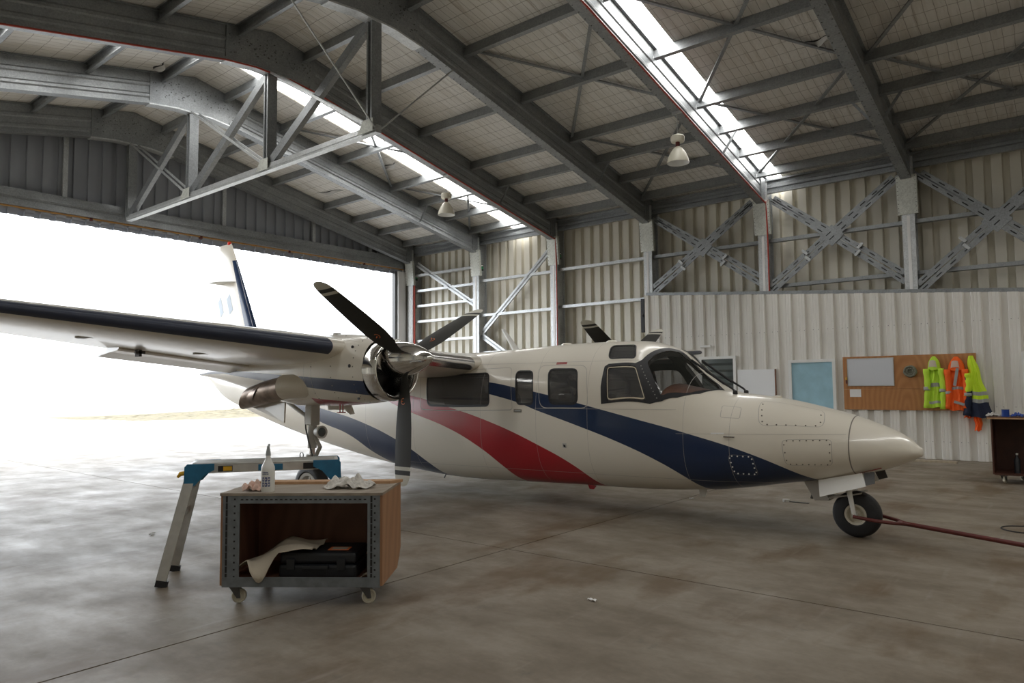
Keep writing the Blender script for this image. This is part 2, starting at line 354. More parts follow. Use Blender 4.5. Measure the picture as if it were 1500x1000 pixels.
# cleats where purlins meet the rafters, fly braces, roof bracing angles
cl0 = None
for i in range(len(FR)-1):
    for px in PX[1:]:
        loc = (px, FR[i+1]+.045, zrb(px)+.45)
        if cl0 is None:
            cl0 = MB().box((-.05, 0, 0), (.05, .03, .23)).build('cleat', 'steel', ce, origin=(0, 0, 0)); cl0.location = loc
        else: inst(cl0, 'cleat', ce, loc)
for i in range(1, 7):
    x = 14.03; y = FR[i]
    MB().bar((x, y-.10, zrb(x)+.04), (x, y-.42, zrb(x)+.49), .05, .012, (1,0,0)).build('fly_brace', 'steel', ce)
    MB().bar((x, y+.10, zrb(x)+.04), (x, y+.42, zrb(x)+.49), .05, .012, (1,0,0)).build('fly_brace', 'steel', ce)
def rpt(x, y, dz=-.06): return (x, y, zroof(x)+dz)
for i in (1, 3, 4, 5):
    ya, yb = FR[i], FR[i+1]
    for (x0, x1) in ((9.49, 12.95), (12.95, 16.16)):
        MB().bar(rpt(x0, ya-.1), rpt(x1, yb+.1), .06, .03).build('roof_brace', 'steel', ce)
        MB().bar(rpt(x1, ya-.1, -.09), rpt(x0, yb+.1, -.09), .06, .03).build('roof_brace', 'steel', ce)
# ------------------------------------------------------------------ portal frames
def rafter_prof():
    h = .675; P = [(.10, 0), (.10, .05), (.085, .05), (.085, .02), (.045, .02), (.045, .12), (.06, .15), (.06, .20), (.045, .23), (.045, .36), (.06, .39), (.06, .44), (.045, .47), (.045, h-.02), (.10, h-.02), (.10, h)]
    return P+[(-a, b) for a, b in P[::-1]]
ORD = ['first', 'second', 'third', 'fourth', 'fifth', 'sixth', 'seventh']
for i in range(7):
    y = FR[i]; pipe = i in (2, 4)
    lab = f"galvanised steel portal frame, {ORD[i]} in from the open doorway" + (", red pipe along its rafter" if pipe else "")
    t = thing('portal_frame', (XR, y, 0), lab, 'frame', 'portal frames along the hangar')
    RP = rafter_prof()
    for side in (1, -1):
        x0, x1 = XR+side*.80, XR+side*(XC-XR+.2)
        def ring(x): return [(x, y+a, zrb(x)+b) for a, b in RP]
        MB().loft([ring(x0), ring(x1)], True).build('rafter', 'steel', t)
        bo = MB(); n = 48
        for k2 in range(n):
            x = x0+(x1-x0)*(k2+.5)/n
            for dy in (-.075, .075): bo.tube((x, y+dy, zrb(x)-.006), (x, y+dy, zrb(x)+.004), .011, n=6)
        if side == 1: o = bo.build('flange_bolts', 'steel_dark', t); tag(o, kind='stuff')
        # column (I of two lipped channels)
        C = [(0, .12), (.04, .12), (.04, .10), (.015, .10), (.015, .04), (.12, .04), (.15, .055), (.20, .055), (.23, .04), (.385, .04), (.385, .10), (.40, .10)]
        C = C+[(a, -b) for a, b in C[::-1]]
        X0 = XC if side == 1 else 2*XR-XC
        if side == 1 or i > 0:
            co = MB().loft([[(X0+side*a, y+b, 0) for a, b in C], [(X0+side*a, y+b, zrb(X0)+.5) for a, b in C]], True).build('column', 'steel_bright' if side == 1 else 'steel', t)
        if side == 1:
            hp = MB(); hp.prism([(XC+.01, y-.075, 4.95), (XC+.42, y-.075, 4.95), (XC+.42, y-.075, zroof(XC)-.12), (XC-.22, y-.075, zrb(XC-.22)+.58), (XC-.22, y-.075, zrb(XC-.22)), (XC, y-.075, 5.75)], (0, .15, 0)); hp.build('haunch_plate', 'steel', t)
            kp = MB(); kp.prism([(XC-.015, y-.19, 5.03), (XC-.015, y+.19, 5.03), (XC-.09, y+.19, 5.84), (XC-.09, y-.19, 5.84)], (.09, 0, .0))
            kpo = kp.build('knee_plate', 'plate', t)
            bo = MB()
            for k2 in range(9):
                z = 5.08+k2*.09; xx_ = XC-.015-.075*(z-5.03)/.81
                for dy in (-.165, .165): bo.tube((xx_-.008, y+dy, z), (xx_+.004, y+dy, z), .009, n=6)
            o = bo.build('bolt_heads', 'steel_dark', t); tag(o, kind='stuff')
            MB().bar((XC-.004, y, .0), (XC-.004, y, 5.0), .012, .06, (0,1,0)).build('column_cover', 'strip_white', t)
            if i < 5:
                lb = MB(); X_, Z_ = XC+.20, 5.30; yy_ = y-.079
                lb.box((X_-.07, yy_-.003, Z_-.09), (X_+.07, yy_, Z_+.12)); lb.mi = 1
                lb.prism([(X_-.065, yy_-.004, Z_-.03), (X_+.065, yy_-.004, Z_-.03), (X_+.065, yy_-.004, Z_+.03), (X_, yy_-.004, Z_+.06), (X_-.065, yy_-.004, Z_)], (0, -.002, 0)); lb.mi = 2
                lb.prism([(X_-.065, yy_-.004, Z_+.045), (X_-.02, yy_-.004, Z_+.10), (X_, yy_-.004, Z_+.075), (X_+.03, yy_-.004, Z_+.11), (X_+.065, yy_-.004, Z_+.07), (X_, yy_-.004, Z_+.065)], (0, -.002, 0))
                lb.build('maker_label', ['black', 'green_logo', 'strip_white'], t)
    # apex plate, lower edge nearly flat at the ridge
    a0 = .95; zb_ = zrb(XR+a0)
    poly = [(XR-a0, zb_), (XR-.38, zb_+.075), (XR+.38, zb_+.075), (XR+a0, zb_), (XR+a0, zb_+.675), (XR, zb_+.675+SL*a0), (XR-a0, zb_+.675)]
    MB().prism([(a, y-.075, b) for a, b in poly], (0, .15, 0)).build('apex_plate', 'steel', t)
    bo = MB(); fl_ = [(XR-a0-.02, zb_), (XR-.38, zb_+.075), (XR+.38, zb_+.075), (XR+a0+.02, zb_)]
    for k2 in range(3): bo.bar((fl_[k2][0], y, fl_[k2][1]-.012), (fl_[k2+1][0], y, fl_[k2+1][1]-.012), .21, .03)
    bo.build('apex_flange', 'steel_bright', t)
    bo = MB()
    for k2 in range(60):
        a = rng.uniform(-.9, .9); b = rng.uniform(.12, .5)
        bo.tube((XR+a, y-.083, zb_+b+SL*(a0-abs(a))), (XR+a, y-.075, zb_+b+SL*(a0-abs(a))), .010, n=6)
    o = bo.build('apex_bolts', 'steel_dark', t); tag(o, kind='stuff')
    if pipe:
        pts = [(XL+.6, y-.12, zrb(XL+.6)-.02), (XR-a0, y-.12, zb_-.02), (XR-.38, y-.12, zb_+.045), (XR+.38, y-.12, zb_+.045), (XR+a0, y-.12, zb_-.02), (XC-.12, y-.12, zrb(XC-.12)-.02), (XC-.07, y-.12, 5.8), (XC-.03, y-.12, 5.0), (XC-.03, y-.12, 3.65 if i == 4 else .3)]
        MB().path(pts, .017, 8).build('sprinkler_pipe', 'red_pipe', t)
    if i == 0:
        MB().path([(XC+.05, y-.16, 5.0), (XC+.05, y-.16, .2)], .03, 8).build('red_downpipe', 'red_pipe', t)
# ------------------------------------------------------------------ wall framing: girts, eave beams, bracing (parts of the right wall)
GP = [(-.0, -.04), (.0, .04), (.02, .04), (.02, -.02), (.10, -.02), (.10, .04), (.12, .04), (.12, -.04)]
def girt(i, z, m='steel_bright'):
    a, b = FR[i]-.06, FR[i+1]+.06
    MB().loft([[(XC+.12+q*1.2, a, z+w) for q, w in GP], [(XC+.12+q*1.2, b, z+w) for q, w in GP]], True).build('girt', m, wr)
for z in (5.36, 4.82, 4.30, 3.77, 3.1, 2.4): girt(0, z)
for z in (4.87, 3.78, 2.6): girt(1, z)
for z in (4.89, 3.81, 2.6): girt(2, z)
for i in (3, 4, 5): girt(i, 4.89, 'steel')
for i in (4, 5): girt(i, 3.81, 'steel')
for i in range(7):
    a, b = FR[i]-.08, FR[i+1]+.08 if i+1 < len(FR) else YB
    zz = zrb(XC)+.26
    P = [(0, 0), (.09, 0), (.09, .34), (0, .34), (0, .30), (.07, .30), (.07, .22), (.04, .20), (.04, .14), (.07, .12), (.07, .04), (0, .04)]
    MB().loft([[(XC+.06+q, a, zz+w) for q, w in P], [(XC+.06+q, b, zz+w) for q, w in P]], True).build('eave_beam', 'steel', wr)
def strap(p0, p1, x, slots=True):
    """perforated strap brace in the wall plane"""
    (ya, za), (yb, zb2) = p0, p1
    mb = MB(); mb.bar((x, ya, za), (x, yb, zb2), .115, .012, (1, 0, 0)); mb.mi = 1
    n = 11 if slots else 0; d = Vector((0, yb-ya, zb2-za)).normalized()
    for k2 in range(n):
        c = Vector((x-.009, ya+(yb-ya)*(k2+.5)/n, za+(zb2-za)*(k2+.5)/n)); mb.bar(c-d*.065, c+d*.065, .022, .004, (1, 0, 0))
    return mb.build('strap_brace', ['steel', 'black'], wr)
for i in (3, 4, 5):
    ya, yb = FR[i]-.12, FR[i+1]+.12; zl, zh = ztopi(FR[i])+.10-.02*i, 5.88
    for o_ in (0, .19):
        strap((ya-o_*.75, zh), (yb, zl+o_), XC+.05); strap((ya, zl+o_), (yb+o_*.75, zh), XC+.03)
    ym, zm_ = (ya+yb)/2, (zl+zh)/2+.05
    mb = MB(); mb.prism([(XC+.02, ym-.26, zm_), (XC+.02, ym, zm_-.24), (XC+.02, ym+.26, zm_), (XC+.02, ym, zm_+.24)], (.01, 0, 0)); mb.build('brace_gusset', 'steel', wr)
    for sy in (-1, 1):
        for dd in (0, .19):
            c = Vector((XC-.005, ym+sy*(.52+dd*.3), zm_-.46+dd*.8)); MB().bar(c-Vector((0, .02*sy, -.02)), c+Vector((0, .02*sy, -.02)), .15, .04, (1, 0, 0)).build('turnbuckle', 'steel_bright', wr)
def strut(p0, p1):
    mb = MB(); (ya, za), (yb, zb2) = p0, p1
    mb.bar((XC+.16, ya, za), (XC+.16, yb, zb2), .17, .05, (1, 0, 0)); mb.mi = 1; mb.bar((XC+.13, ya, za), (XC+.13, yb, zb2), .035, .02, (1, 0, 0))
    mb.build('wall_strut', ['steel_bright', 'steel'], wr)
strut((FR[0]-.2, 5.75), (FR[1]+.1, 4.1)); strut((FR[2]+.15, 5.6), (FR[1]-.15, 3.25)); strut((FR[1]-.1, 3.15), (FR[2]+.9, 1.9))
# black hinge rail on the end of the inner wall
mb = MB(); mb.box((XI-.05, 8.93, 2.9), (XI+.02, 9.02, 3.78)); mb.box((XI-.08, 8.95, 3.3), (XI-.03, 9.0, 3.36)); mb.build('hinge_rail', 'black', wi)
# ------------------------------------------------------------------ ridge truss
ZC = 5.70
t = thing('ridge_truss', (XR, FR[0], ZC), 'galvanised truss hung under the ridge with long bottom chord', 'truss')
mb = MB(); mb.bar((XR, FR[0]+.08, ZC), (XR, FR[3]-.12, ZC), .12, .13); mb.mi = 0; mb.bar((XR-.065, FR[0]+.08, ZC), (XR-.065, FR[3]-.12, ZC), .015, .05); mb.build('bottom_chord', 'steel_bright', t)
zap = zrb(XR+.95)+.06
for i in range(4):
    y = FR[i]
    mb = MB(); P = [(-.10, -.07), (-.10, -.03), (-.05, -.02), (-.05, .02), (-.10, .03), (-.10, .07), (.10, .07), (.10, .03), (.05, .02), (.05, -.02), (.10, -.03), (.10, -.07)]
    mb.loft([[(XR+a, y+b, ZC+.03) for a, b in P], [(XR+a, y+b, zap+.05) for a, b in P]], True); mb.build('truss_post', 'steel', t)
    if i < 3:
        MB().bar((XR, y-.05, ZC+.08), (XR, FR[i+1]+.12, zap), .17, .10, (1, 0, 0)).build('truss_diagonal', 'steel', t)
        for dx in (-.09, .09):
            MB().bar((XR+dx, y-.08, zap+.02), (XR+dx, FR[i+1]+.12, ZC+.10), .05, .012, (1, 0, 0)).build('tie_strap', 'steel_bright', t)
    if i > 0:
        mb = MB(); mb.prism([(XR-.11, y+.30, ZC-.05), (XR-.11, y-.10, ZC-.05), (XR-.11, y-.10, ZC+.16), (XR-.11, y+.14, ZC+.16)], (.012, 0, 0)); mb.build('gusset_plate', 'plate', t)
for s_ in (-1, 1):
    x = XR+s_*1.75
    MB().tube((XR+s_*.05, FR[3]-.10, ZC), (x, FR[3]-.10, zrb(x)), .014).build('stay_rod', 'steel_bright', t)
# ------------------------------------------------------------------ high bay lamps
def highbay(y, lab):
    x = 12.11; y -= .02; zt_ = zrb(x)
    t = thing('high_bay_light', (x, y, 5.66), lab, 'lamp', 'high bay lamps')
    MB().tube((x, y, 6.20), (x, y, zt_), .008).build('chain', 'steel_bright', t)
    MB().box((x-.02, y-.10, zt_-.05), (x+.02, y+.10, zt_)).build('bracket', 'steel_bright', t)
    MB().lathe((x, y, 6.07), (0, 0, 1), [(0, .08), (.0, .115), (.02, .125), (.10, .13), (.125, .11), (.14, .03)], 24).build('gear_housing', 'lamp_cream', t, smooth='auto')
    MB().tube((x, y, 5.97), (x, y, 6.08), .04).build('neck', 'tow_red', t)
    pr = [(.31, .045), (.29, .075), (.25, .105), (.18, .150), (.10, .185), (.03, .203), (0, .206)]
    MB().lathe((x, y, 5.67), (0, 0, 1), pr[::-1]+[(.31, .02)], 32, False).build('lamp_shade', 'lamp_cream', t, smooth='auto')
    MB().lathe((x, y, 5.673), (0, 0, 1), [(-.003, .202), (.03, .197), (.10, .178), (.18, .14), (.24, .001)], 32, False).build('reflector', 'lamp_inside', t, smooth='auto')
highbay(FR[2], 'cream dome lamp hanging from the red-piped rafter nearer the open doorway')
highbay(FR[4], 'cream dome lamp hanging from the red-piped rafter farther from the doorway')
# ------------------------------------------------------------------ the aircraft
XA = 7.71
air = thing('aircraft', (XA, 5.6, 0), 'white twin-engine propeller aircraft with sweeping navy and red stripes', 'aircraft')
ST = [(1.27,.0,.862,.846),(1.275,.045,.885,.82),(1.3,.1,.905,.803),(1.36,.165,.962,.766),(1.45,.225,1.028,.724),(1.55,.275,1.077,.686),(1.68,.325,1.129,.645),(1.84,.375,1.189,.608),(2.1,.445,1.261,.543),(2.5,.53,1.352,.479),(2.85,.582,1.402,.412),(3.05,.605,1.425,.38),(3.2,.62,1.486,.356),(3.4,.635,1.631,.339),(3.7,.65,1.91,.313),(4.2,.66,2.051,.286),(5,.66,2.061,.269),(6,.66,2.029,.237),(7,.655,2.008,.212),(8,.63,2.02,.266),(9,.57,2.02,.367),(10,.48,2.02,.5),(11,.38,2.02,.66),(12,.28,2.01,.85),(13,.19,2.0,1.08),(14,.11,1.943,1.36),(14.75,.02,1.9,1.78)]
SY, SH, STT, SB = [np.array(q) for q in zip(*ST)]
def expo(y): return float(np.interp(y, [1.27,2,3.2,4,8,11,14], [2.0,2.1,2.35,2.6,2.6,2.2,2.0]))
def fus(y, th, sc=1.0, off=0.0):
    h, t, b = [float(pchip(SY, q, [y])[0]) for q in (SH, STT, SB)]
    n = expo(y); zm = b+(t-b)*.47; c, s_ = math.cos(th), math.sin(th)
    kk = (t-zm) if s_ > 0 else (zm-b)
    x = h*math.copysign(abs(c)**(2/n), c); z = kk*math.copysign(abs(s_)**(2/n), s_)
    l = math.hypot(x, z) or 1; sc2 = sc+off/l
    return (XA+x*sc2, y, zm+z*sc2)
def th_of(y, z):
    """angle on the starboard (-X) side for height z"""
    t, b = [float(pchip(SY, q, [y])[0]) for q in (STT, SB)]; n = expo(y); zm = b+(t-b)*.47
    kk = (t-zm) if z > zm else (zm-b); q = min(1, abs(z-zm)/kk)**(n/2); a = math.asin(q)
    return PI-a if z > zm else PI+a
# paint: stripes as curves of station and height
m = mat('aircraft_paint', (.78, .735, .645), .28, coat=.35); k = NT(m); o = k.obj(); sp = k.n('ShaderNodeSeparateXYZ'); k.l(o, sp.inputs[0])
Yw = k.math('ADD', sp.outputs[1], 5.6); fx = k.math('DIVIDE', k.math('SUBTRACT', Yw, 1.0), 14.0); Zw = sp.outputs[2]
def curve(pts):
    c = k.n('ShaderNodeFloatCurve'); cm = c.mapping; cu = cm.curves[0]
    P = [((y-1)/14, (z+1)/3) for y, z in sorted(pts)]
    cu.points[0].location = P[0]; cu.points[1].location = P[-1]
    for q in P[1:-1]: cu.points.new(*q)
    for q in cu.points: q.handle_type = 'AUTO_CLAMPED'
    cm.extend = 'EXTRAPOLATED'; cm.update(); k.l(fx, c.inputs['Value']); return k.math('SUBTRACT', k.math('MULTIPLY', c.outputs[0], 3.0), 1.0)
def band(U, L): return k.math('MULTIPLY', k.math('LESS_THAN', Zw, curve(U)), k.math('GREATER_THAN', Zw, curve(L)))
b1 = band([(1.0,-.4),(1.9,.40),(2.20,.559),(2.72,.804),(3.42,1.006),(4.07,1.156),(4.74,1.305),(5.17,1.399),(5.70,1.495),(6.16,1.57),(7.31,1.66),(15,1.66)],
          [(1.0,-.9),(3.0,.15),(3.31,.38),(3.49,.532),(3.79,.70),(4.20,.865),(4.82,1.059),(5.39,1.222),(5.68,1.313),(6.16,1.417),(6.83,1.549),(7.4,1.67),(15,1.9)])
b2 = band([(1.0,-.99),(4.4,.05),(4.622,.316),(4.89,.561),(5.38,.793),(6.11,1.046),(6.95,1.251),(7.71,1.40),(8.6,1.50),(15,1.5)],
          [(1.0,-.99),(5.6,.0),(5.85,.294),(6.05,.51),(6.39,.737),(6.95,.967),(7.70,1.165),(8.22,1.32),(8.9,1.52),(15,1.9)])
b3 = band([(1.0,-.99),(7.0,.0),(7.26,.27),(7.45,.448),(7.97,.725),(8.95,1.003),(9.63,1.119),(11,1.28),(15,1.3)],
          [(1.0,-.99),(8.1,.1),(8.30,.30),(8.70,.50),(9.34,.794),(10.0,.93),(11.5,1.32),(15,1.9)])
c = k.mix(k.math('MAXIMUM', b1, b3), (.78, .735, .645), (.008, .026, .078)); c = k.mix(b2, c, (.40, .014, .024)); k.l(c, k.b.inputs['Base Color'])
mat('aircraft_white', (.78, .735, .645), .28, coat=.35)
NTH = 72
ysl = [1.2702, 1.272, 1.275, 1.281, 1.29]+list(np.linspace(1.3, 2.0, 26))+list(np.linspace(2.08, 14.75, 120))
def shell(y_list, sc=1.0, n=NTH): return [[fus(y, 2*PI*i/n, sc) for i in range(n)] for y in y_list]
fo = MB().loft(shell(ysl), True).build('fuselage', ['aircraft_paint', 'cabin'], air, smooth=True)
# window outlines in (station, height) on the starboard side; mirrored to port
def zt_at(y): return float(pchip(SY, STT, [y])[0])
WIN = {'W1': [(7.40,1.69),(6.22,1.69),(6.145,1.274),(7.31,1.266)], 'W2': [(5.75,1.706),(5.48,1.70),(5.421,1.301),(5.684,1.299)], 'W3': [(5.226,1.72),(4.802,1.711),(4.755,1.31),(5.167,1.308)],
       'W4': [(4.399,1.742),(4.008,1.739),(3.835,1.339),(4.348,1.321)], 'W5': [(4.45,1.99),(4.13,1.985),(4.05,1.83),(4.394,1.833)],
       'WS': [(3.90,1.775),(3.845,1.865),(3.76,1.912),(3.67,zt_at(3.67)-.004),(3.57,zt_at(3.57)-.004),(3.46,zt_at(3.46)-.004),(3.35,zt_at(3.35)-.004),(3.25,zt_at(3.25)-.004),(3.17,1.455),(3.40,1.422),(3.68,1.395)]}
RAD = {'W1': .07, 'W2': .06, 'W3': .07, 'W4': .06, 'W5': .045, 'WS': .03}
TS = .62   # angle -> metres, to keep triangles even
def uv(P): return [(y, th_of(y, z)*TS) for y, z in P]
def dense(P, step=.05):
    out = []
    for i in range(len(P)):
        a, b = Vector(P[i]), Vector(P[(i+1)%len(P)]); n = max(1, int((b-a).length/step)); out += [tuple(a.lerp(b, q/n)) for q in range(n)]
    return out
def inside(P, q):
    r = False; x, y = q
    for i in range(len(P)):
        (x0, y0), (x1, y1) = P[i-1], P[i]
        if (y0 > y) != (y1 > y) and x < (x1-x0)*(y-y0)/(y1-y0)+x0: r = not r
    return r
OUT = {q: dense(uv(roundpoly([Vector(a) for a in WIN[q]], RAD[q]))) for q in WIN}
def grow(P, d):
    c = Vector((sum(q[0] for q in P)/len(P), sum(q[1] for q in P)/len(P))); out = []
    n = len(P); area = sum(P[i-1][0]*P[i][1]-P[i][0]*P[i-1][1] for i in range(n)); s_ = 1 if area > 0 else -1
    for i in range(n):
        t_ = (Vector(P[(i+1)%n])-Vector(P[i-1])).normalized(); out.append(tuple(Vector(P[i])+Vector((t_.y, -t_.x))*d*s_))
    return out
def tri(outer, holes=(), step=.06):
    vs_ = [Vector(q) for q in outer]; fc = [list(range(len(outer)))]; ed = []
    for h_ in holes:
        o_ = len(vs_); vs_ += [Vector(q) for q in h_]; ed += [(o_+i, o_+(i+1)%len(h_)) for i in range(len(h_))]
    ed += [(i, (i+1)%len(outer)) for i in range(len(outer))]
    x0, x1 = min(q[0] for q in outer), max(q[0] for q in outer); y0, y1 = min(q[1] for q in outer), max(q[1] for q in outer)
    for a in np.arange(x0+step/2, x1, step):
        for b in np.arange(y0+step/2, y1, step):
            if inside(outer, (a, b)) and not any(inside(h_, (a, b)) for h_ in holes): vs_.append(Vector((a, b)))
    V, _, Fc, *_r = delaunay_2d_cdt(vs_, ed, [], 0, 1e-6)
    keep = []
    for q in Fc:
        cx = sum(V[i].x for i in q)/len(q); cy_ = sum(V[i].y for i in q)/len(q)
        if inside(outer, (cx, cy_)) and not any(inside(h_, (cx, cy_)) for h_ in holes): keep.append(tuple(q))
    return V, keep
def on_fus(P2, sc, off, port): return [fus(q[0], (PI-q[1]/TS) if port else q[1]/TS, sc, off) for q in P2]
def patch(name, m_, outer, holes=(), off=.003, port=False, parent=air, thick=.0):
    V, Fc = tri(outer, holes); P = on_fus([(q.x, q.y) for q in V], 1, off, port)
    return MB().add(P, Fc).build(name, m_, parent, smooth=True, fix=False)
def cutter(outer, port):
    V, Fc = tri(outer); n = len(V); P2 = [(q.x, q.y) for q in V]
    pts = on_fus(P2, 1, .12, port)+on_fus(P2, 1, -.16, port)
    fc = [q for q in Fc]+[tuple(i+n for i in q[::-1]) for q in Fc]
    from collections import Counter
    ec = Counter(); dr = {}
    for q in Fc:
        for i in range(len(q)):
            a, b = q[i], q[(i+1)%len(q)]; e_ = (min(a, b), max(a, b)); ec[e_] += 1; dr[e_] = (a, b)
    for e_, ct in ec.items():
        if ct == 1: a, b = dr[e_]; fc.append((b, a, a+n, b+n))
    me = bpy.data.meshes.new('cut'); me.from_pydata(pts, [], fc)
    bm = bmesh.new(); bm.from_mesh(me); bmesh.ops.recalc_face_normals(bm, faces=bm.faces); bm.to_mesh(me); bm.free()
    o = bpy.data.objects.new('cut', me); COL.objects.link(o); return o
cuts = []
cy_l = list(np.linspace(3.12, 8.2, 40)); cb = MB().loft(shell(cy_l, .93, 48), True).build('cut', 'cabin'); cuts.append(cb)
for q in OUT:
    for port in (False, True): cuts.append(cutter(OUT[q], port))
for cobj in cuts:
    md = fo.modifiers.new('b', 'BOOLEAN'); md.operation = 'DIFFERENCE'; md.object = cobj; md.solver = 'EXACT'
bpy.context.view_layer.update()
dg = bpy.context.evaluated_depsgraph_get(); me2 = bpy.data.meshes.new_from_object(fo.evaluated_get(dg)); fo.modifiers.clear()
old = fo.data; fo.data = me2; me2.name = 'fuselage'; bpy.data.meshes.remove(old)
for cobj in cuts: bpy.data.objects.remove(cobj)
me2.materials.clear(); me2.materials.append(MATS['aircraft_paint']); me2.materials.append(MATS['cabin'])
for pl in me2.polygons:
    cx, cyy, cz = pl.center; y = cyy+5.6
    if y < 3.0 or y > 8.4: pl.material_index = 0; continue
    h, t_, b_ = [float(pchip(SY, q, [y])[0]) for q in (SH, STT, SB)]; n = expo(y); zm = b_+(t_-b_)*.47; kk = (t_-zm) if cz > zm else zm-b_
    rr = (abs(cx/h)**n+abs((cz-zm)/kk)**n)**(1/n); pl.material_index = 1 if rr < .985 else 0
me2.shade_smooth(); me2.set_sharp_from_angle(angle=math.radians(35))
# glass panes and surrounds
for q, nm, gl in (('W1', 'cabin_window', 'window_tint'), ('W2', 'cabin_window', 'window_tint'), ('W3', 'cabin_window', 'window_tint'), ('W4', 'cockpit_window', 'window_tint'), ('W5', 'eyebrow_window', 'window_tint'), ('WS', 'windshield', 'windshield_glass')):
    for port in (False, True):
        po = patch(nm, gl, OUT[q], off=-.006, port=port)
        if q not in ('WS', 'W4'): patch('window_seal', 'black', grow(OUT[q], .012), [grow(OUT[q], -.004)], .003, port, po)
SUR = [(4.425,1.30),(4.44,1.50),(4.425,1.735),(4.38,1.765),(4.03,1.765),(3.965,1.80),(3.90,1.89),(3.80,1.942),(3.72,zt_at(3.72)-.001),(3.57,zt_at(3.57)-.001),(3.46,zt_at(3.46)-.001),(3.35,zt_at(3.35)-.001),(3.25,zt_at(3.25)-.001),(3.14,1.447),(3.30,1.412),(3.50,1.372),(3.66,1.335),(3.80,1.305)]
for port in (False, True):
    patch('windshield_surround', 'black', dense(uv(SUR)), [grow(OUT['W4'], -.003), grow(OUT['WS'], -.003)], .0035, port)
# a white rim inside the side cockpit window
for port in (False,):
    patch('window_rim', 'lining', grow(OUT['W4'], -.012), [grow(OUT['W4'], -.022)], .0025, port)
# rivet rows on the pillar
mb = MB()
for a, b in ((0, 10),):
    for i in range(11):
        y = 3.955-.235*i/10; z = 1.73-.36*i/10; p = Vector(fus(y, th_of(y, z), 1, .004)); mb.tube(p, p-Vector((.004, 0, 0)), .006, n=6)
o = mb.build('pillar_rivets', 'gear_grey', air); tag(o, kind='stuff')
# cabin inside: glare shield, seat backs
mb = MB(); mb.loft([[(XA+.50*math.cos(t_), 3.30, 1.33+.10*max(0, math.sin(t_))) for t_ in np.linspace(0, 2*PI, 24, endpoint=False)], [(XA+.50*math.cos(t_), 3.75, 1.36+.17*max(0, math.sin(t_))) for t_ in np.linspace(0, 2*PI, 24, endpoint=False)]], True); mb.build('glare_shield', 'ply_red', air, smooth='auto')
for y in (4.35, 5.2, 6.5):
    for s_ in (-1, 1):
        mb = MB(); mb.prism([(XA+s_*.27+a, y, 1.05+b) for a, b in rrect(.40, .75, .10)], (0, .12, 0)); mb.build('seat_back', 'seat_cloth', air, bevel=.02)
# panel seams: thin rings and outlines
def seam_ring(y, w=.006, a0=0, a1=2*PI):
    n = 72; mb = MB(); A = [a0+(a1-a0)*i/n for i in range(n+1)]; mb.grid([[fus(y-w/2, t_, 1, .0012) for t_ in A], [fus(y+w/2, t_, 1, .0012) for t_ in A]]); return mb
mat('seam_dark', (.20, .18, .15), .6); mat('seam_soft', (.46, .44, .41), .5)
seam_ring(1.835, .010).build('nose_cone_seam', 'seam_dark', air, fix=False)
for y in (2.93, 3.42, 4.62, 5.38, 6.30, 7.62, 8.75): seam_ring(y, .003).build('panel_seam', 'seam_soft', air, fix=False)
def outline(P, w): return (grow(P, w/2), [grow(P, -w/2)])
def side_panel(name, P, rad, dots, dm='seam_dark', w=.005):
    Q = dense(uv(roundpoly([Vector(a) for a in P], rad))); a, b = outline(Q, w); po = patch(name, 'seam_soft', a, b, .0012)
    mb = MB()
    for y, z in dots:
        p = Vector(fus(y, th_of(y, z), 1, .002)); c_ = Vector((XA, y, p.z)); d = (p-c_).normalized(); mb.tube(p-d*.002, p+d*.002, .0075, n=8)
    if dots: oo = mb.build('fasteners', dm, po); tag(oo, kind='stuff')
def ring_dots(P, ns, ins=.035):
    c_ = Vector((sum(q[0] for q in P)/4, sum(q[1] for q in P)/4)); R = [Vector(q)+(c_-Vector(q)).normalized()*ins for q in P]; out = []
    for i in range(4):
        for j in range(ns[i]): out.append(tuple(R[i].lerp(R[(i+1)%4], (j+.5)/ns[i])))
    return out
side_panel('baggage_hatch', [(2.70,1.345),(2.08,1.235),(2.05,1.085),(2.64,1.093)], .07, ring_dots([(2.70,1.345),(2.08,1.235),(2.05,1.085),(2.64,1.093)], (0, 2, 6, 4)))
P_ = [(2.42,.957),(1.975,.973),(1.985,.715),(2.40,.705)]; side_panel('inspection_panel', P_, .05, ring_dots(P_, (7, 3, 7, 3), .02))
P_ = [(2.95,.79),(2.70,.79),(2.68,.58),(2.92,.58)]; side_panel('access_panel', P_, .05, ring_dots(P_, (4, 4, 4, 4), .02), 'white_paint', .002)
side_panel('entry_door', [(5.40,1.775),(4.67,1.757),(4.60,1.25),(5.31,1.245)], .10, [])
side_panel('escape_hatch', [(7.55,1.76),(5.85,1.76),(5.75,1.215),(7.45,1.20)], .05, [])
side_panel('fuel_panel', [(3.05,1.29),(2.85,1.27),(2.84,1.16),(3.04,1.17)], .02, [])
def strip_on(name, ya, za, yb, zb_, w, m_, parent=air, off=.002):
    n = max(2, int(abs(yb-ya)/.05)); A = [(ya+(yb-ya)*i/n, za+(zb_-za)*i/n) for i in range(n+1)]
    return MB().grid([[fus(y, th_of(y, z-w/2), 1, off) for y, z in A], [fus(y, th_of(y, z+w/2), 1, off) for y, z in A]]).build(name, m_, parent, fix=False)
strip_on('belt_seam', 1.86, 1.02, 3.5, .99, .003, 'seam_soft'); strip_on('belt_seam', 3.5, 1.245, 5.4, 1.24, .003, 'seam_soft'); strip_on('roof_seam', 4.0, 1.80, 7.4, 1.82, .003, 'seam_soft')
strip_on('lower_seam', 2.6, .50, 8.2, .42, .003, 'seam_soft')
for z in (1.800, 1.785): strip_on('red_notice', 4.98, z, 5.14, z, .010, 'red_paint')
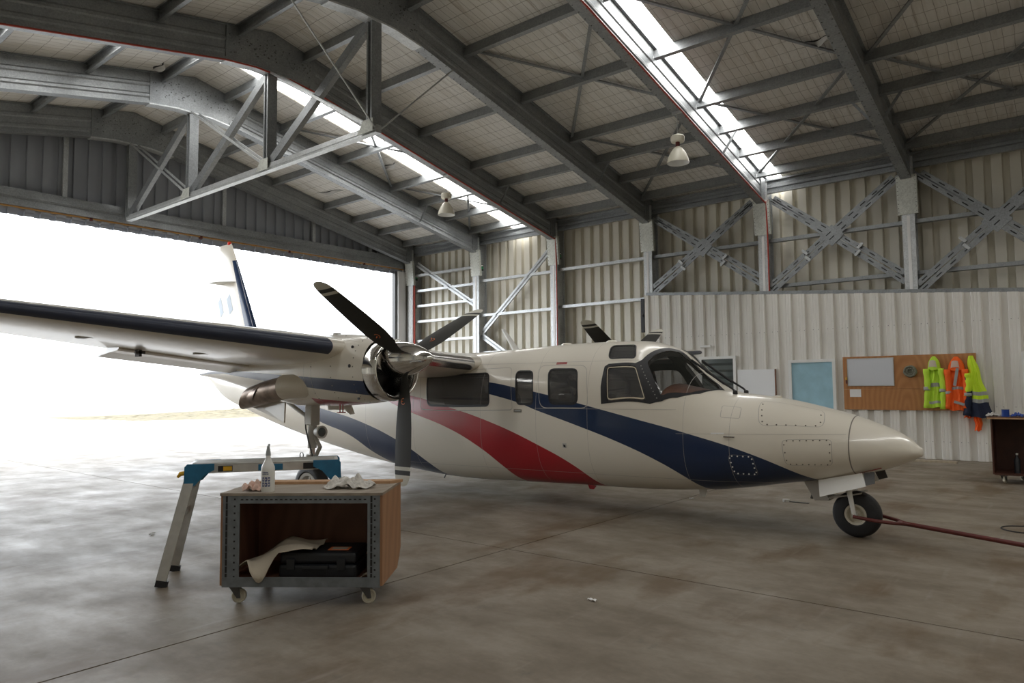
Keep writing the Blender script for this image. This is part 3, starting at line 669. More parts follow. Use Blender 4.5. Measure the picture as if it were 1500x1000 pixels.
strip_on('data_plate', 5.60, 1.205, 5.73, 1.207, .035, 'seam_dark', off=.003); strip_on('data_plate_rim', 5.615, 1.206, 5.715, 1.207, .018, 'reflective', off=.004)
strip_on('nose_warning_line', 1.60, .70, 1.80, .637, .012, 'red_paint')
strip_on('door_latch', 4.93, .80, 4.99, .80, .055, 'gear_grey', off=.004); strip_on('door_latch_slot', 4.945, .79, 4.975, .80, .03, 'black', off=.006)
strip_on('pitot_scuff', 2.98, 1.005, 3.12, 1.003, .014, 'strip_white')
p = Vector(fus(2.92, th_of(2.92, .972), 1, .01)); MB().tube(p+Vector((-.01, .06, 0)), p+Vector((-.02, -.06, -.002)), .009).build('static_probe', 'chrome', air)
# roof and belly antennas, wipers
MB().loft([[(XA+.03*math.cos(t_), 6.18+.07*math.sin(t_), 1.98) for t_ in np.linspace(0, 2*PI, 12, endpoint=False)], [(XA+.015*math.cos(t_), 6.45+.03*math.sin(t_), 2.33) for t_ in np.linspace(0, 2*PI, 12, endpoint=False)]], True).build('whip_antenna', 'white_paint', air, smooth='auto')
for y in (5.28, 4.60): MB().lathe((XA-.1, y, zt_at(y)-.02), (0, 0, 1), [(0, .07), (.02, .07), (.035, .05), (.04, .01)], 20).build('roof_antenna', 'aircraft_white', air, smooth='auto')
MB().lathe((XA, 2.62, zt_at(2.62)-.02), (0, 0, 1), [(0, .05), (.03, .05), (.04, .01)], 16).build('nose_vent', 'aircraft_white', air, smooth='auto')
mb = MB(); mb.prism([(XA-.2, 4.93, .30), (XA-.2, 4.80, .28), (XA-.2, 4.84, .235), (XA-.2, 4.90, .235)], (.008, 0, 0)); mb.build('drain_mast', 'red_paint', air)
MB().tube((XA-.25, 7.3, .32), (XA-.27, 7.36, .20), .008).build('drain_tube', 'gear_dark', air); mb = MB(); mb.prism([(XA, 3.55, .33), (XA, 3.44, .33), (XA, 3.47, .24), (XA, 3.53, .24)], (.006, 0, 0)); mb.build('belly_antenna', 'white_paint', air)
for s_ in (-1, 1):
    a = Vector((XA+s_*.16, 3.02, 1.43)); b = Vector((XA+s_*.14, 3.36, 1.665)); c_ = Vector((XA+s_*.17, 3.53, 1.79))
    w_ = MB().path([a, a+Vector((0, .03, .035)), b], .011, 8).build('wiper', 'black', air); MB().path([b-Vector((0, .18, .12)), b+Vector((0, .17, .13))], .014, 6).build('wiper_blade', 'black', w_)
    MB().lathe(a-Vector((0, 0, .05)), (0, 0, 1), [(0, .03), (.06, .025), (.07, .01)], 12).build('wiper_hub', 'black', w_)
# wing: airfoil lofts
def airfoil(n=40, t=.14, cam_=.02):
    up_, lo = [], []
    for i in range(n+1):
        x = .5*(1-math.cos(PI*i/n)); yt = 5*t*(.2969*math.sqrt(x)-.126*x-.3516*x*x+.2843*x**3-.1036*x**4); yc = cam_*4*x*(1-x)
        up_.append((x, yc+yt)); lo.append((x, yc-yt))
    return up_[::-1]+lo[1:]
AF = airfoil(); NA = len(AF)
def wing_at(x):
    s_ = abs(x-XA); le = 6.45+max(0, s_-2.96)*.035; ch = 2.42 if s_ < 2.9 else 2.42-(s_-2.9)*.36
    z = 1.83+.064*max(0, s_-.65); return le, ch, z
def wing_sec(x, AFp, off=0, inc=math.radians(3.4)):
    le, ch, z = wing_at(x); out = []
    for a, b in AFp:
        yy_, zz = a*ch, b*ch
        if off:
            d = Vector((a-.12, b)).normalized(); yy_ += d.x*off; zz += d.y*off
        out.append((x, le+yy_*math.cos(inc)+zz*math.sin(inc), z-yy_*math.sin(inc)+zz*math.cos(inc)))
    return out
for s_ in (-1, 1):
    xs_ = [XA+s_*q for q in (.3, .66, 1.5, 2.45, 3.4, 4.5, 5.6, 6.6, 6.95, 7.1)]
    secs = [wing_sec(x, AF) for x in xs_[:-1]]
    tip = wing_sec(xs_[-1], [(.25+(a-.25)*.7, b*.35) for a, b in AF]); secs.append(tip)
    wo = MB().loft(secs, True).build('wing', 'aircraft_white', air, smooth='auto')
    i0 = NA//2; sel = [AF[i] for i in range(i0-5, i0+6)]
    bx = [XA+s_*q for q in (2.92, 3.5, 4.5, 5.6, 6.6, 6.95)]
    MB().loft([wing_sec(x, sel, .004) for x in bx], False, False).build('deicing_boot', 'boot', wo, smooth='auto', fix=False)
    ix = [XA+s_*q for q in (.60, 1.2, 1.8, 2.15)]
    MB().loft([wing_sec(x, sel, .006) for x in ix], False, False).build('polished_leading_edge', 'polish', wo, smooth='auto', fix=False)
    # flap: drooped trailing segment below the trailing edge, two pieces
    for q0, q1 in ((2.55, 4.55), (.75, 2.3)):
        secs = []
        for q in (q0, q1):
            x = XA+s_*q; le, ch, z = wing_at(x); te = le+ch; zz = z-ch*.058
            F_ = [(-.42, .03), (-.36, .055), (-.2, .045), (.16, -.05), (.155, -.06), (-.2, -.02), (-.36, -.01), (-.41, .005)]
            secs.append([(x, te+a, zz-.035+b) for a, b in F_])
        MB().loft(secs, True).build('flap', 'aircraft_white', wo)
    for q in (3.9, 5.1):
        x = XA+s_*q; le, ch, z = wing_at(x); i_ = min(range(NA//2, NA), key=lambda j_: abs(AF[j_][0]-.45)); c_ = Vector(wing_sec(x, AF)[i_]); n_ = (Vector(wing_sec(x, AF)[i_+1])-c_).normalized().cross(Vector((1, 0, 0))).normalized(); n_ = n_ if n_.z < 0 else -n_; MB().lathe(c_, n_, [(-.01, .09), (.003, .09), (.003, .082), (.0015, .08), (.0015, .002)], 28).build('fuel_hatch', 'seam_soft', wo)
    x = XA+s_*4.35; le, ch, z = wing_at(x)
    mb = MB(); mb.box((x-.015, le+ch*.72, z-.20), (x+.015, le+ch*.72+.10, z-.09)); mb.box((x-.05, le+ch*.72, z-.17), (x+.05, le+ch*.72+.03, z-.14)); mb.build('flap_hinge', 'gear_dark', wo)
# fin, tailplane
FINP = [(12.45, 1.95), (12.80, 2.608), (13.757, 4.392), (13.844, 4.577), (14.345, 4.557), (14.62, 2.9), (14.75, 1.90)]
def fin_sec(z):
    le = float(np.interp(z, [1.95, 2.608, 4.392, 4.577], [12.45, 12.80, 13.757, 13.86])); te = float(np.interp(z, [1.9, 2.9, 4.557], [14.75, 14.62, 14.345])); return le, te
AF0 = airfoil(16, .11, 0)
secs = []
for z in (1.8, 2.6, 3.5, 4.3, 4.5, 4.57):
    le, te = fin_sec(z); s0 = 1 if z < 4.45 else (.6 if z < 4.55 else .15); secs.append([(XA+b*(te-le)*s0, le+a*(te-le), z) for a, b in AF0])
fi = MB().loft(secs, True).build('fin', 'aircraft_white', air, smooth='auto')
sel0 = [AF0[i] for i in range(16-4, 16+5)]
MB().loft([[(XA+b*(fin_sec(z)[1]-fin_sec(z)[0])*1.06, fin_sec(z)[0]-.004+a*(fin_sec(z)[1]-fin_sec(z)[0]), z) for a, b in sel0] for z in (2.3, 3.3, 4.19)], False, False).build('fin_boot', 'navy', fi, smooth='auto', fix=False)
MB().lathe((XA, 13.95, 4.55), (0, 0, 1), [(0, .04), (.05, .04), (.07, .02), (.075, .002)], 16).build('beacon', 'red_lens', fi, smooth='auto')
for s_ in (-1, 1):
    MB().prism([(XA+s_*.04, 13.56, 3.72), (XA+s_*.34, 13.95, 3.72), (XA+s_*.30, 14.3, 3.73), (XA+s_*.04, 14.2, 3.72)], (0, 0, .014)).build('blade_antenna', 'gear_grey', fi)
    for q in ((14.03, 3.02, .13), (13.62, 3.05, .13)):
        y, z, w = q; le, te = fin_sec(z); 
        def fx_(yy_, zz):
            l_, t_ = fin_sec(zz); a = (yy_-l_)/(t_-l_); yt = 5*.11*(.2969*math.sqrt(a)-.126*a-.3516*a*a+.2843*a**3-.1036*a**4)*(t_-l_); return (XA+s_*(yt+.003), yy_, zz)
        if s_ == -1: MB().grid([[fx_(y+.16*b-.0+w*a, z+.34*b+(.10 if a == 0 else 0)) for a in (0, 1)] for b in (0, 1)]).build('painted_mark', 'fin_grey', fi, fix=False)
    hs = []
    for q in (.05, 1.5, 2.95):
        ch = 1.35-.22*q; hs.append([(XA+s_*q, 13.15+.10*q+a*ch, 2.12+.14*q+b*ch) for a, b in AF0])
    MB().loft(hs, True).build('tailplane', 'aircraft_white', air, smooth='auto')
# nacelles
m = mat('nacelle_paint', (.78, .735, .645), .28, coat=.35); k = NT(m); o = k.obj(); sp = k.n('ShaderNodeSeparateXYZ'); k.l(o, sp.inputs[0])
Yw = k.math('ADD', sp.outputs[1], 5.6); Zw = sp.outputs[2]
mid = k.rng(Yw, 5.9, 9.2, 1.49, 1.755); wd = k.rng(Yw, 5.9, 9.2, .080, .028)
bb = k.math('LESS_THAN', k.math('ABSOLUTE', k.math('SUBTRACT', Zw, mid)), wd)
rd = k.math('LESS_THAN', Zw, k.rng(Yw, 6.2, 7.3, 1.335, 1.41)); rd = k.math('MULTIPLY', rd, k.math('LESS_THAN', Yw, 7.12))
c = k.mix(bb, (.78, .735, .645), (.012, .034, .10)); c = k.mix(rd, c, (.36, .012, .03)); k.l(c, k.b.inputs['Base Color'])
NC = [(6.02,2.02,1.385,.33),(6.12,2.06,1.36,.345),(6.4,2.11,1.33,.365),(6.9,2.15,1.305,.38),(7.6,2.14,1.30,.38),(8.2,2.07,1.40,.35),(9.0,1.96,1.55,.26),(9.7,1.87,1.66,.15),(10.28,1.755,1.72,.02)]
NY, NZT, NZB, NH = [np.array(q) for q in zip(*NC)]
def nac(xc, y, th, off=0):
    t_, b_, h = [float(pchip(NY, q, [y])[0]) for q in (NZT, NZB, NH)]; n = 2.35; zm = (t_+b_)/2; c_, s_ = math.cos(th), math.sin(th)
    return (xc+(h+off)*math.copysign(abs(c_)**(2/n), c_), y, zm+((t_-b_)/2+off)*math.copysign(abs(s_)**(2/n), s_))
ZP, RB = 1.82, 1.365
def blade_secs(rot, xc, yp):
    """one blade: sections along the span; rot about the Y axis, 0 = pointing down"""
    secs = []; ax = Vector((math.sin(rot), 0, -math.cos(rot))); tg = Vector((math.cos(rot), 0, math.sin(rot))); yv = Vector((0, 1, 0)); pts = []
    for r, ch, tk, be in ((.14, .10, .07, 104), (.22, .12, .055, 101), (.32, .185, .036, 98), (.5, .235, .028, 94), (.75, .245, .022, 90), (1.0, .235, .017, 87), (1.16, .22, .014, 85), (1.20, .216, .013, 85), (1.25, .206, .012, 84), (1.30, .185, .010, 84), (1.335, .145, .009, 83), (1.355, .095, .007, 83), (1.365, .02, .004, 83)):
        b = math.radians(be); ch *= 1.2; b += math.radians(8); cd = tg*math.cos(b)-yv*math.sin(b); nd = tg*math.sin(b)+yv*math.cos(b); c0 = Vector((xc, yp, ZP))+ax*r
        secs.append([c0+cd*ch/2*q+nd*tk/2*w for q, w in ((-1, 0), (-.7, .7), (-.3, 1), (.2, .9), (.7, .45), (1, 0), (.7, -.45), (.2, -.9), (-.3, -1), (-.7, -.7))])
    return secs, ax, tg
def engine(xc, yp, inboard, spin):
    s_ = -inboard    # outboard direction
    ys_ = list(np.linspace(6.10, 10.28, 54)); na = MB().loft([[nac(xc, y, 2*PI*i/40) for i in range(40)] for y in ys_], False).build('nacelle', 'nacelle_paint', air, smooth='auto')
    # polished intake lip, dark duct behind it
    zc = 1.708; lip = []
    for i in range(19):
        a = i/18; ry = 6.11-.20*math.sin(PI*min(1, a*1.25))**.75*(1 if a < .4 else 1) if a < .8 else 6.11+.10*(a-.8)/.2; rr = (.345-.01*a) if a < .15 else .3435-.118*(a-.15)/.85
        lip.append([(xc+rr*math.cos(t_), ry, zc+rr*1.01*math.sin(t_)) for t_ in np.linspace(0, 2*PI, 48, endpoint=False)])
    MB().loft(lip, False).build('intake_lip', 'chrome', na, smooth=True)
    MB().lathe((xc, 6.30, zc), (0, -1, 0), [(0, .001), (0, .225), (.10, .228)], 40, False).build('intake_duct', 'black', na, smooth='auto')
    # fairing that carries the spinner, filling the upper part of the intake
    fr = MB(); fr.loft([[(xc+a*math.cos(t_), y, z+b*math.sin(t_)) for t_ in np.linspace(0, 2*PI, 36, endpoint=False)] for y, a, b, z in ((6.25, .30, .22, 1.86), (6.10, .27, .20, 1.855), (6.00, .225, .19, 1.84), (5.99, .19, .19, 1.82))], True); fr.build('gearbox_fairing', 'polish', na, smooth='auto')
    # exhaust stack on the outboard side
    a0 = Vector((xc+s_*.20, 7.10, 1.56)); a1 = Vector((xc+s_*.34, 7.56, 1.53)); a2 = Vector((xc+s_*.40, 8.28, 1.40))
    MB().path([a0, (a0+a1)/2+Vector((s_*.03, 0, 0)), a1], [.14, .155, .152], 24).build('exhaust_fairing', 'aircraft_white', na, smooth='auto')
    rings = []
    for q, rr in ((a1-Vector((0, .05, 0)), .142), (a1.lerp(a2, .5), .145), (a2, .145)):
        rings.append([q+Vector((rr*math.cos(t_), (.06*math.cos(t_)*-s_-.10*math.sin(t_)) if q is a2 else 0, rr*math.sin(t_))) for t_ in np.linspace(0, 2*PI, 28, endpoint=False)])
    rings.append([q.lerp(a2, .10)+Vector((0, -.012, 0)) for q in rings[-1]]); rings.append([Vector(q)+Vector((0, -.28, .05)) for q in rings[-1]])
    MB().loft(rings, False).build('exhaust_pipe', 'exhaust', na, smooth='auto')
    mb = MB()
    for y in (6.25, 6.62, 6.98):
        for th_ in np.linspace(PI*.62, PI*1.42, 12):
            t2 = th_ if s_ < 0 else PI-th_; p = Vector(nac(xc, y, t2, .001)); c_ = Vector((xc, y, 1.72)); d = (p-c_).normalized(); mb.tube(p-d*.002, p+d*.002, .007, n=6)
    oo = mb.build('cowl_fasteners', 'seam_dark', na); tag(oo, kind='stuff')
    n = 40
    for y in (7.12, 6.98): MB().grid([[nac(xc, y-.002, 2*PI*i/n, .0015) for i in range(n+1)], [nac(xc, y+.002, 2*PI*i/n, .0015) for i in range(n+1)]]).build('cowl_seam', 'seam_soft', na, fix=False)
    for y, t_ in ((6.32, .80), (6.30, .98), (6.30, 1.30)):
        p = Vector(nac(xc, y, PI*t_ if s_ < 0 else PI-PI*t_, .002)); MB().lathe(p, (s_, 0, 0), [(-.004, .02), (.003, .02), (.004, .01)], 12).build('cowl_vent', 'black', na)
    mb = MB(); mb.tube((xc+s_*.10, 6.75, 1.33), (xc+s_*.10, 6.75, 1.235), .008); mb.tube((xc+s_*.14, 6.75, 1.33), (xc+s_*.14, 6.75, 1.235), .008); mb.box((xc+s_*.12-.05, 6.73, 1.225), (xc+s_*.12+.05, 6.77, 1.237)); mb.build('drain_mast', 'red_paint', na)
    MB().lathe((xc, 7.0, 2.14), (0, 0, 1), [(0, .05), (.03, .05), (.035, .01)], 14).build('oil_filler', 'gear_grey', na)
    # propeller
    pr = MB().lathe((xc, 6.0, ZP), (0, -1, 0), [(0, .02), (0, .195), (.06, .20), (.16, .196), (.28, .178), (.40, .145), (.50, .105), (.57, .068), (.61, .035), (.625, .004)], 48).build('propeller', 'chrome', air, smooth='auto'); pr['label'] = 'polished metal spinner with three dark blades'
    for j in range(3):
        secs, ax, tg = blade_secs(spin+j*2*PI/3, xc, yp); mb = MB(); mb.mi = 0; mb.loft(secs[:7], True)
        mb.mi = 1; mb.loft(secs[6:8], True); mb.mi = 0; mb.loft(secs[7:9], True); mb.mi = 1; mb.loft(secs[8:], True)
        b = math.radians(95); nd = tg*math.sin(b)+Vector((0, 1, 0))*math.cos(b); c_ = Vector((xc, yp, ZP))+ax*.46
        for sg in (-1, 1):
            mb.mi = 3; mb.lathe(c_+nd*.0145*sg, nd*sg, [(0, .036), (.002, .036)], 16); mb.mi = 0; mb.lathe(c_+nd*.016*sg, nd*sg, [(0, .028), (.002, .028)], 16); mb.mi = 3; mb.bar(c_+nd*.0175*sg-tg*.022, c_+nd*.0175*sg+tg*.022, .012, .003, tuple(nd))
        mb.build('blade', ['blade', 'blade_white', 'blade_grey', 'orange'], pr, smooth='auto')
    # main gear: strut, wheel, doors
    y = 7.48; g_ = MB().tube((xc, y, .78), (xc, y, 1.40), .055).build('main_gear', 'gear_grey', air, smooth='auto')
    mb = MB(); mb.box((xc-.065, y-.07, 1.06), (xc+.065, y+.07, 1.34)); mb.build('trunnion', 'gear_grey', g_, bevel=.015)
    MB().tube((xc, y, .34), (xc, y, .82), .036).build('oleo_piston', 'chrome', g_, smooth='auto')
    MB().tube((xc, y, .58), (xc, y, .70), .072).build('collar', 'gear_grey', g_, smooth='auto')
    MB().lathe((xc, y-.10, .98), (0, -1, 0), [(0, .02), (.0, .055), (.06, .075), (.10, .078), (.10, .066), (.07, .001)], 20).build('taxi_lamp', 'gear_grey', g_, smooth='auto'); MB().lathe((xc, y-.185, .98), (0, -1, 0), [(0, .066), (.012, .055), (.016, .001)], 20).build('lamp_lens', 'louvre_glass', g_, smooth='auto')
    sl = MB(); sl.path([(xc, y-.06, .92), (xc, y-.16, .80), (xc, y-.06, .66)], [.022, .028, .022], 8); sl.build('torque_link', 'gear_grey', g_)
    MB().path([(xc-.05, y+.08, 1.22), (xc-.06, y+.05, 1.02), (xc-.07, y-.02, .88), (xc-.06, y-.09, .70), (xc-.05, y-.05, .50)], .010, 6).build('brake_hose', 'gear_dark', g_)
    mb = MB(); mb.loft([[Vector((xc+s_*.06, y+.13, .69))+Vector((0, .035*math.cos(t_), .035*math.sin(t_)))+Vector((.007*math.cos(q), 0, 0)) for q in (0, 1.6, 3.1, 4.7)] for t_ in np.linspace(0, 2*PI, 17)], False); mb.build('tie_down_ring', 'gear_dark', g_)
    MB().tube((xc-.02, y, .30), (xc+s_*-.16, y, .30), .03).build('axle', 'gear_grey', g_)
    wheel(xc, y, .295, .195, .155, g_, 'gear_grey')
    pr_ = [(xc+s_*.30, 7.62, 1.345), (xc+s_*.30, 8.60, 1.47), (xc+s_*.30, 8.35, 1.28), (xc+s_*.31, 7.62, 1.10)]
    MB().prism(pr_, (-s_*.02, 0, 0)).build('gear_door', 'aircraft_white', g_)
    MB().prism([(xc-s_*.22, 7.45, 1.34), (xc-s_*.22, 7.02, 1.34), (xc-s_*.235, 6.95, 1.20), (xc-s_*.235, 7.02, 1.19), (xc-s_*.23, 7.12, 1.25), (xc-s_*.23, 7.45, 1.24)], (s_*.02, 0, 0)).build('gear_door', 'aircraft_white', g_)
    MB().tube((xc, 8.2, 1.42), (xc, y+.02, 1.12), .025).build('drag_strut', 'gear_grey', g_)
def wheel(x, y, r, rim, w, parent, hubm):
    h = w/2
    MB().lathe((x-h, y, r), (1, 0, 0), [(.015, rim*.96), (0, rim*1.05), (-.004+.006, r*.82), (.016, r*.93), (.045, r*.985), (h, r), (w-.045, r*.985), (w-.016, r*.93), (w-.002, r*.82), (w, rim*1.05), (w-.015, rim*.96)], 48, False).build('tyre', 'rubber', parent, smooth='auto')
    MB().lathe((x-h, y, r), (1, 0, 0), [(.03, .01), (.02, rim*.35), (.05, rim*.42), (.05, rim*.70), (.012, rim*.78), (.008, rim*.97), (.03, rim), (w-.03, rim), (w-.008, rim*.97), (w-.012, rim*.78), (w-.05, rim*.7), (w-.05, rim*.42), (w-.02, rim*.35), (w-.03, .01)], 40).build('wheel_hub', hubm, parent, smooth='auto')
engine(5.26, 5.79, 1, math.radians(-2))
engine(10.10, 5.86, -1, math.radians(0))
# nose gear
xn, yn = 7.66, 1.86
ng = MB().tube((xn, yn+.05, .40), (xn, yn+.10, .75), .04).build('nose_gear', 'gear_grey', air, smooth='auto')
MB().path([(xn-.12, yn, .225), (xn-.125, yn+.01, .30), (xn-.10, yn+.04, .44), (xn, yn+.06, .50), (xn+.10, yn+.04, .44), (xn+.125, yn+.01, .30), (xn+.12, yn, .225)], [.020, .022, .026, .03, .026, .022, .020], 10).build('fork', 'white_paint', ng, smooth='auto')
wheel(xn, yn, .225, .105, .16, ng, 'caster')
MB().tube((xn-.14, yn, .225), (xn+.14, yn, .225), .02).build('axle', 'gear_grey', ng)
for s_ in (-1, 1):
    MB().prism([(XA+s_*.20, 2.17, .55), (XA+s_*.20, 1.764, .645), (XA+s_*.27, 1.715, .53), (XA+s_*.27, 1.80, .50), (XA+s_*.28, 2.14, .395)], (s_*.012, 0, 0)).build('nose_gear_door', 'white_paint', ng)
    MB().prism([(XA+s_*.20, 1.75, .648), (XA+s_*.20, 1.655, .665), (XA+s_*.27, 1.64, .56), (XA+s_*.27, 1.72, .535)], (s_*.012, 0, 0)).build('door_edge', 'gear_dark', ng)
MB().prism([(XA-.12, 2.35, .53), (XA-.12, 2.18, .55), (XA-.12, 2.10, .34), (XA-.12, 2.24, .33)], (.24, 0, 0)).build('aft_door', 'seam_soft', ng)
MB().path([(XA-.08, 2.33, .50), (XA-.08, 2.26, .42), (XA-.08, 2.28, .34)], .014, 6).build('door_link', 'gear_dark', ng)
MB().prism([(XA-.15, 2.10, .36), (XA+.15, 2.10, .36), (XA+.15, 1.80, .43), (XA-.15, 1.80, .43)], (0, 0, .012)).build('leg_fairing', 'seam_soft', ng)
# ------------------------------------------------------------------ inner wall: windows, panel, board and what hangs on it
XF = XI-.068
def frame_x(name, y0, y1, z0, z1, w, d, m_, parent, x=XF):
    mb = MB()
    for a, b in (((x-d, y0, z0), (x, y1, z0+w)), ((x-d, y0, z1-w), (x, y1, z1)), ((x-d, y0, z0+w), (x, y0+w, z1-w)), ((x-d, y1-w, z0+w), (x, y1, z1-w))): mb.box(a, b)
    return mb.build(name, m_, parent)
def win(name, y0, y1, z0, z1, pane_m):
    o = MB().box((XF-.02, y0+.05, z0+.05), (XF, y1-.05, z1-.05)).build(name, pane_m); tag(o, kind='structure')
    frame_x('window_frame', y0, y1, z0, z1, .065, .05, 'frame_white', o); return o
w1 = win('window_1', 6.50, 7.42, 1.05, 2.205, 'louvre_glass')
for i in range(6):
    z = 1.20+.16*i; MB().bar((XF-.03, 6.58, z), (XF-.03, 7.34, z), .006, .10, (-.6, 0, .8)).build('louvre_pane', 'louvre_glass', w1)
w2 = win('window_2', 4.29, 5.285, .90, 2.062, 'blue_film')
d1 = MB().box((XF-.04, .10, 0), (XF, 1.0, 2.09)).build('door_1', 'frame_white'); tag(d1, kind='structure')
mb = MB(); mb.box((XF-.03, .05, 0), (XF, .10, 2.14)); mb.box((XF-.03, 1.0, 0), (XF, 1.02, 2.11)); mb.build('door_frame', 'cladding_white', d1)
t = thing('white_panel', (XF, 6.03, 1.0), 'plain white sheet panel mounted between the louvre window and the blue window', 'panel')
MB().box((XF-.03, 5.60, 1.0), (XF, 6.47, 1.87)).build('sheet', 'panel_white', t); MB().box((XF-.035, 5.575, 1.0), (XF, 5.60, 1.87)).build('edge_trim', 'ply_red', t)
t = thing('plywood_board', (XF, 2.93, .97), 'large plywood pinboard screwed to the white ribbed wall', 'board')
MB().box((XF-.02, 1.72, 1.40), (XF, 4.14, 2.09)).build('plywood_sheet', 'plywood', t); MB().box((XF-.02, 1.72, .97), (XF, 4.14, 1.397)).build('plywood_sheet', 'plywood', t)
XB = XF-.021
t = thing('whiteboard', (XB, 3.6, 1.467), 'blank whiteboard with thin metal rim fixed on the plywood board', 'whiteboard')
MB().box((XB-.012, 3.17, 1.48), (XB, 4.04, 2.04)).build('writing_surface', 'whiteboard', t); frame_x('rim', 3.157, 4.055, 1.467, 2.052, .014, .016, 'aluminium', t, XB)
o = MB().box((XB-.002, 3.80, 1.237), (XB, 4.02, 1.398)).build('paper_note', 'paper', origin=(XB, 3.91, 1.237)); tag(o, 'small blank white paper note pinned under the whiteboard', 'paper')
t = thing('marker_pen', (XB-.03, 4.07, 1.53), 'short red marker with yellow cap clipped at the whiteboard corner', 'marker'); MB().tube((XB-.028, 4.075, 1.52), (XB-.028, 4.075, 1.60), .014).build('barrel', 'tow_red', t); MB().tube((XB-.028, 4.075, 1.60), (XB-.028, 4.075, 1.655), .016).build('cap', 'yellow', t)
t = thing('rope_coil', (XB, 2.856, 1.755), 'round coil of dull green rope hung on the plywood board', 'rope')
for rr, xx_ in ((.105, .03), (.085, .045), (.06, .05), (.10, .06)):
    MB().path([(XB-xx_+rng.normal()*.004, 2.856+(rr+rng.normal()*.004)*math.cos(a), 1.755+(rr+rng.normal()*.004)*math.sin(a)) for a in np.linspace(0, 2*PI, 30)], .020, 8).build('rope_turn', 'rope', t, smooth=True)
MB().lathe((XB-.002, 2.856, 1.755), (-1, 0, 0), [(0, .06), (.03, .055), (.034, .001)], 20).build('rope_core', 'rope', t)
def garment(t, name, yc, zt_, zb_, wf_, df_, mats, slots, seed, lean=0.0, nv=34, nu=30, fold=.018, x0=XB):
    """hanging cloth lofted down from a hook; wf_/df_: half width and depth against v; slots: (v0, v1, material index)"""
    r_ = np.random.default_rng(seed); ph = r_.uniform(0, 6, 6); mb = MB(); rows = []
    for i in range(nv+1):
        v = i/nv; w = float(np.interp(v, *zip(*wf_))); d = float(np.interp(v, *zip(*df_))); ring = []
        for j in range(nu+1):
            u_ = -1+2*j/nu; f_ = fold*min(1, v*4)*(math.sin(7*u_+ph[0]+2*v)+.7*math.sin(13*u_+ph[1]-3*v)+.4*math.sin(9*v+4*u_+ph[2]))
            ring.append((x0-.012-d*math.sqrt(max(0, 1-u_*u_))**.8-max(-.012, f_*(1-u_**4)), yc+lean*v+u_*w*(1+.05*math.sin(11*v+ph[3]))+.01*math.sin(17*v+ph[4]), zt_+(zb_-zt_)*v+.012*math.sin(5*u_+ph[5])*v))
        rows.append(ring)
    c = nu+1
    V = [q for r0 in rows for q in r0]+[(x0-.003, q[1], q[2]) for r0 in rows for q in r0]; o_ = len(rows)*c
    Fc, mi = [], []
    for i in range(nv):
        vm = (i+.5)/nv; mid_ = next((m_ for a, b, m_ in slots if a <= vm < b), 0)
        for j in range(nu):
            Fc.append((i*c+j, i*c+j+1, (i+1)*c+j+1, (i+1)*c+j)); mi.append(mid_); Fc.append((o_+i*c+j, o_+(i+1)*c+j, o_+(i+1)*c+j+1, o_+i*c+j+1)); mi.append(mid_)
        for j in (0, nu): Fc.append((i*c+j, (i+1)*c+j, o_+(i+1)*c+j, o_+i*c+j)); mi.append(mid_)
    for j in range(nu): Fc.append((j, j+1, o_+j+1, o_+j)); mi.append(0); a = nv*c; Fc.append((a+j, a+j+1, o_+a+j+1, o_+a+j)); mi.append(mi[-1])
    mb.v = V; mb.f = Fc; mb.m = mi; return mb.build(name, mats, t, smooth='auto')
def hood(t, yc, zt_, w, m_, lin, seed):
    r_ = np.random.default_rng(seed); rings = []
    for i in range(12):
        v = i/11; ww = w*(.18+.82*math.sin(min(1, v*1.25)*PI/2)); rings.append([(XB-.02-(.03+.085*v)*max(0, math.sin(a))-.01*math.sin(3*a+2*v), yc+ww*math.cos(a)*(1+.06*math.sin(5*v+seed)), zt_-.24*v-.05*max(0, math.sin(a))*v*v) for a in np.linspace(0, 2*PI, 22, endpoint=False)])
    MB().loft(rings, True).build('hood', m_, t, smooth=True)
    if lin:
        MB().loft([[(XB-.135-.01*math.sin(a), yc+.01+(.055+.02*q)*math.cos(a), zt_-.10-.13*q+.02*math.sin(a)) for a in np.linspace(0, PI, 9)] for q in (0, .5, 1)], False, False).build('hood_lining', lin, t, smooth=True, fix=False)
def sleeve(t, ya, za, yb, zb_, r0, r1, m_, x=.07, band=None):
    a = Vector((XB-x, ya, za)); b = Vector((XB-x-.015, yb, zb_)); pts = [a.lerp(b, q)+Vector((.008*math.sin(9*q), .012*math.sin(6*q+za), 0)) for q in np.linspace(0, 1, 12)]
    o = MB().path(pts, [r0+(r1-r0)*i/11+.006*math.sin(i*1.9) for i in range(12)], 14).build('sleeve', m_, t, smooth=True)
    if band: q0, q1 = band; MB().path([a.lerp(b, q) for q in np.linspace(q0, q1, 4)], r0+(r1-r0)*(q0+q1)/2+.009, 14).build('sleeve_band', 'reflective', o, smooth=True)
t = thing('hi_vis_jacket', (XB, 2.42, 1.0), 'lime hi-vis jacket with pale hood lining hung on the plywood board', 'jacket', 'hi-vis jackets on the plywood board')
garment(t, 'jacket_body', 2.42, 1.90, 1.03, [(0, .06), (.12, .13), (.5, .155), (1, .165)], [(0, .05), (.3, .09), (1, .10)], ['hi_lime', 'reflective'], [(.44, .52, 1), (.84, .92, 1)], 3)
hood(t, 2.43, 2.05, .115, 'hi_lime', 'lining', 1); sleeve(t, 2.55, 1.80, 2.57, 1.02, .055, .05, 'hi_lime', .085, (.46, .55)); sleeve(t, 2.30, 1.80, 2.28, 1.0, .055, .052, 'hi_lime', .085, (.50, .58))
t = thing('hi_vis_jacket', (XB, 2.04, 1.0), 'orange hi-vis jacket with grey sash bands hung on the plywood board', 'jacket', 'hi-vis jackets on the plywood board')
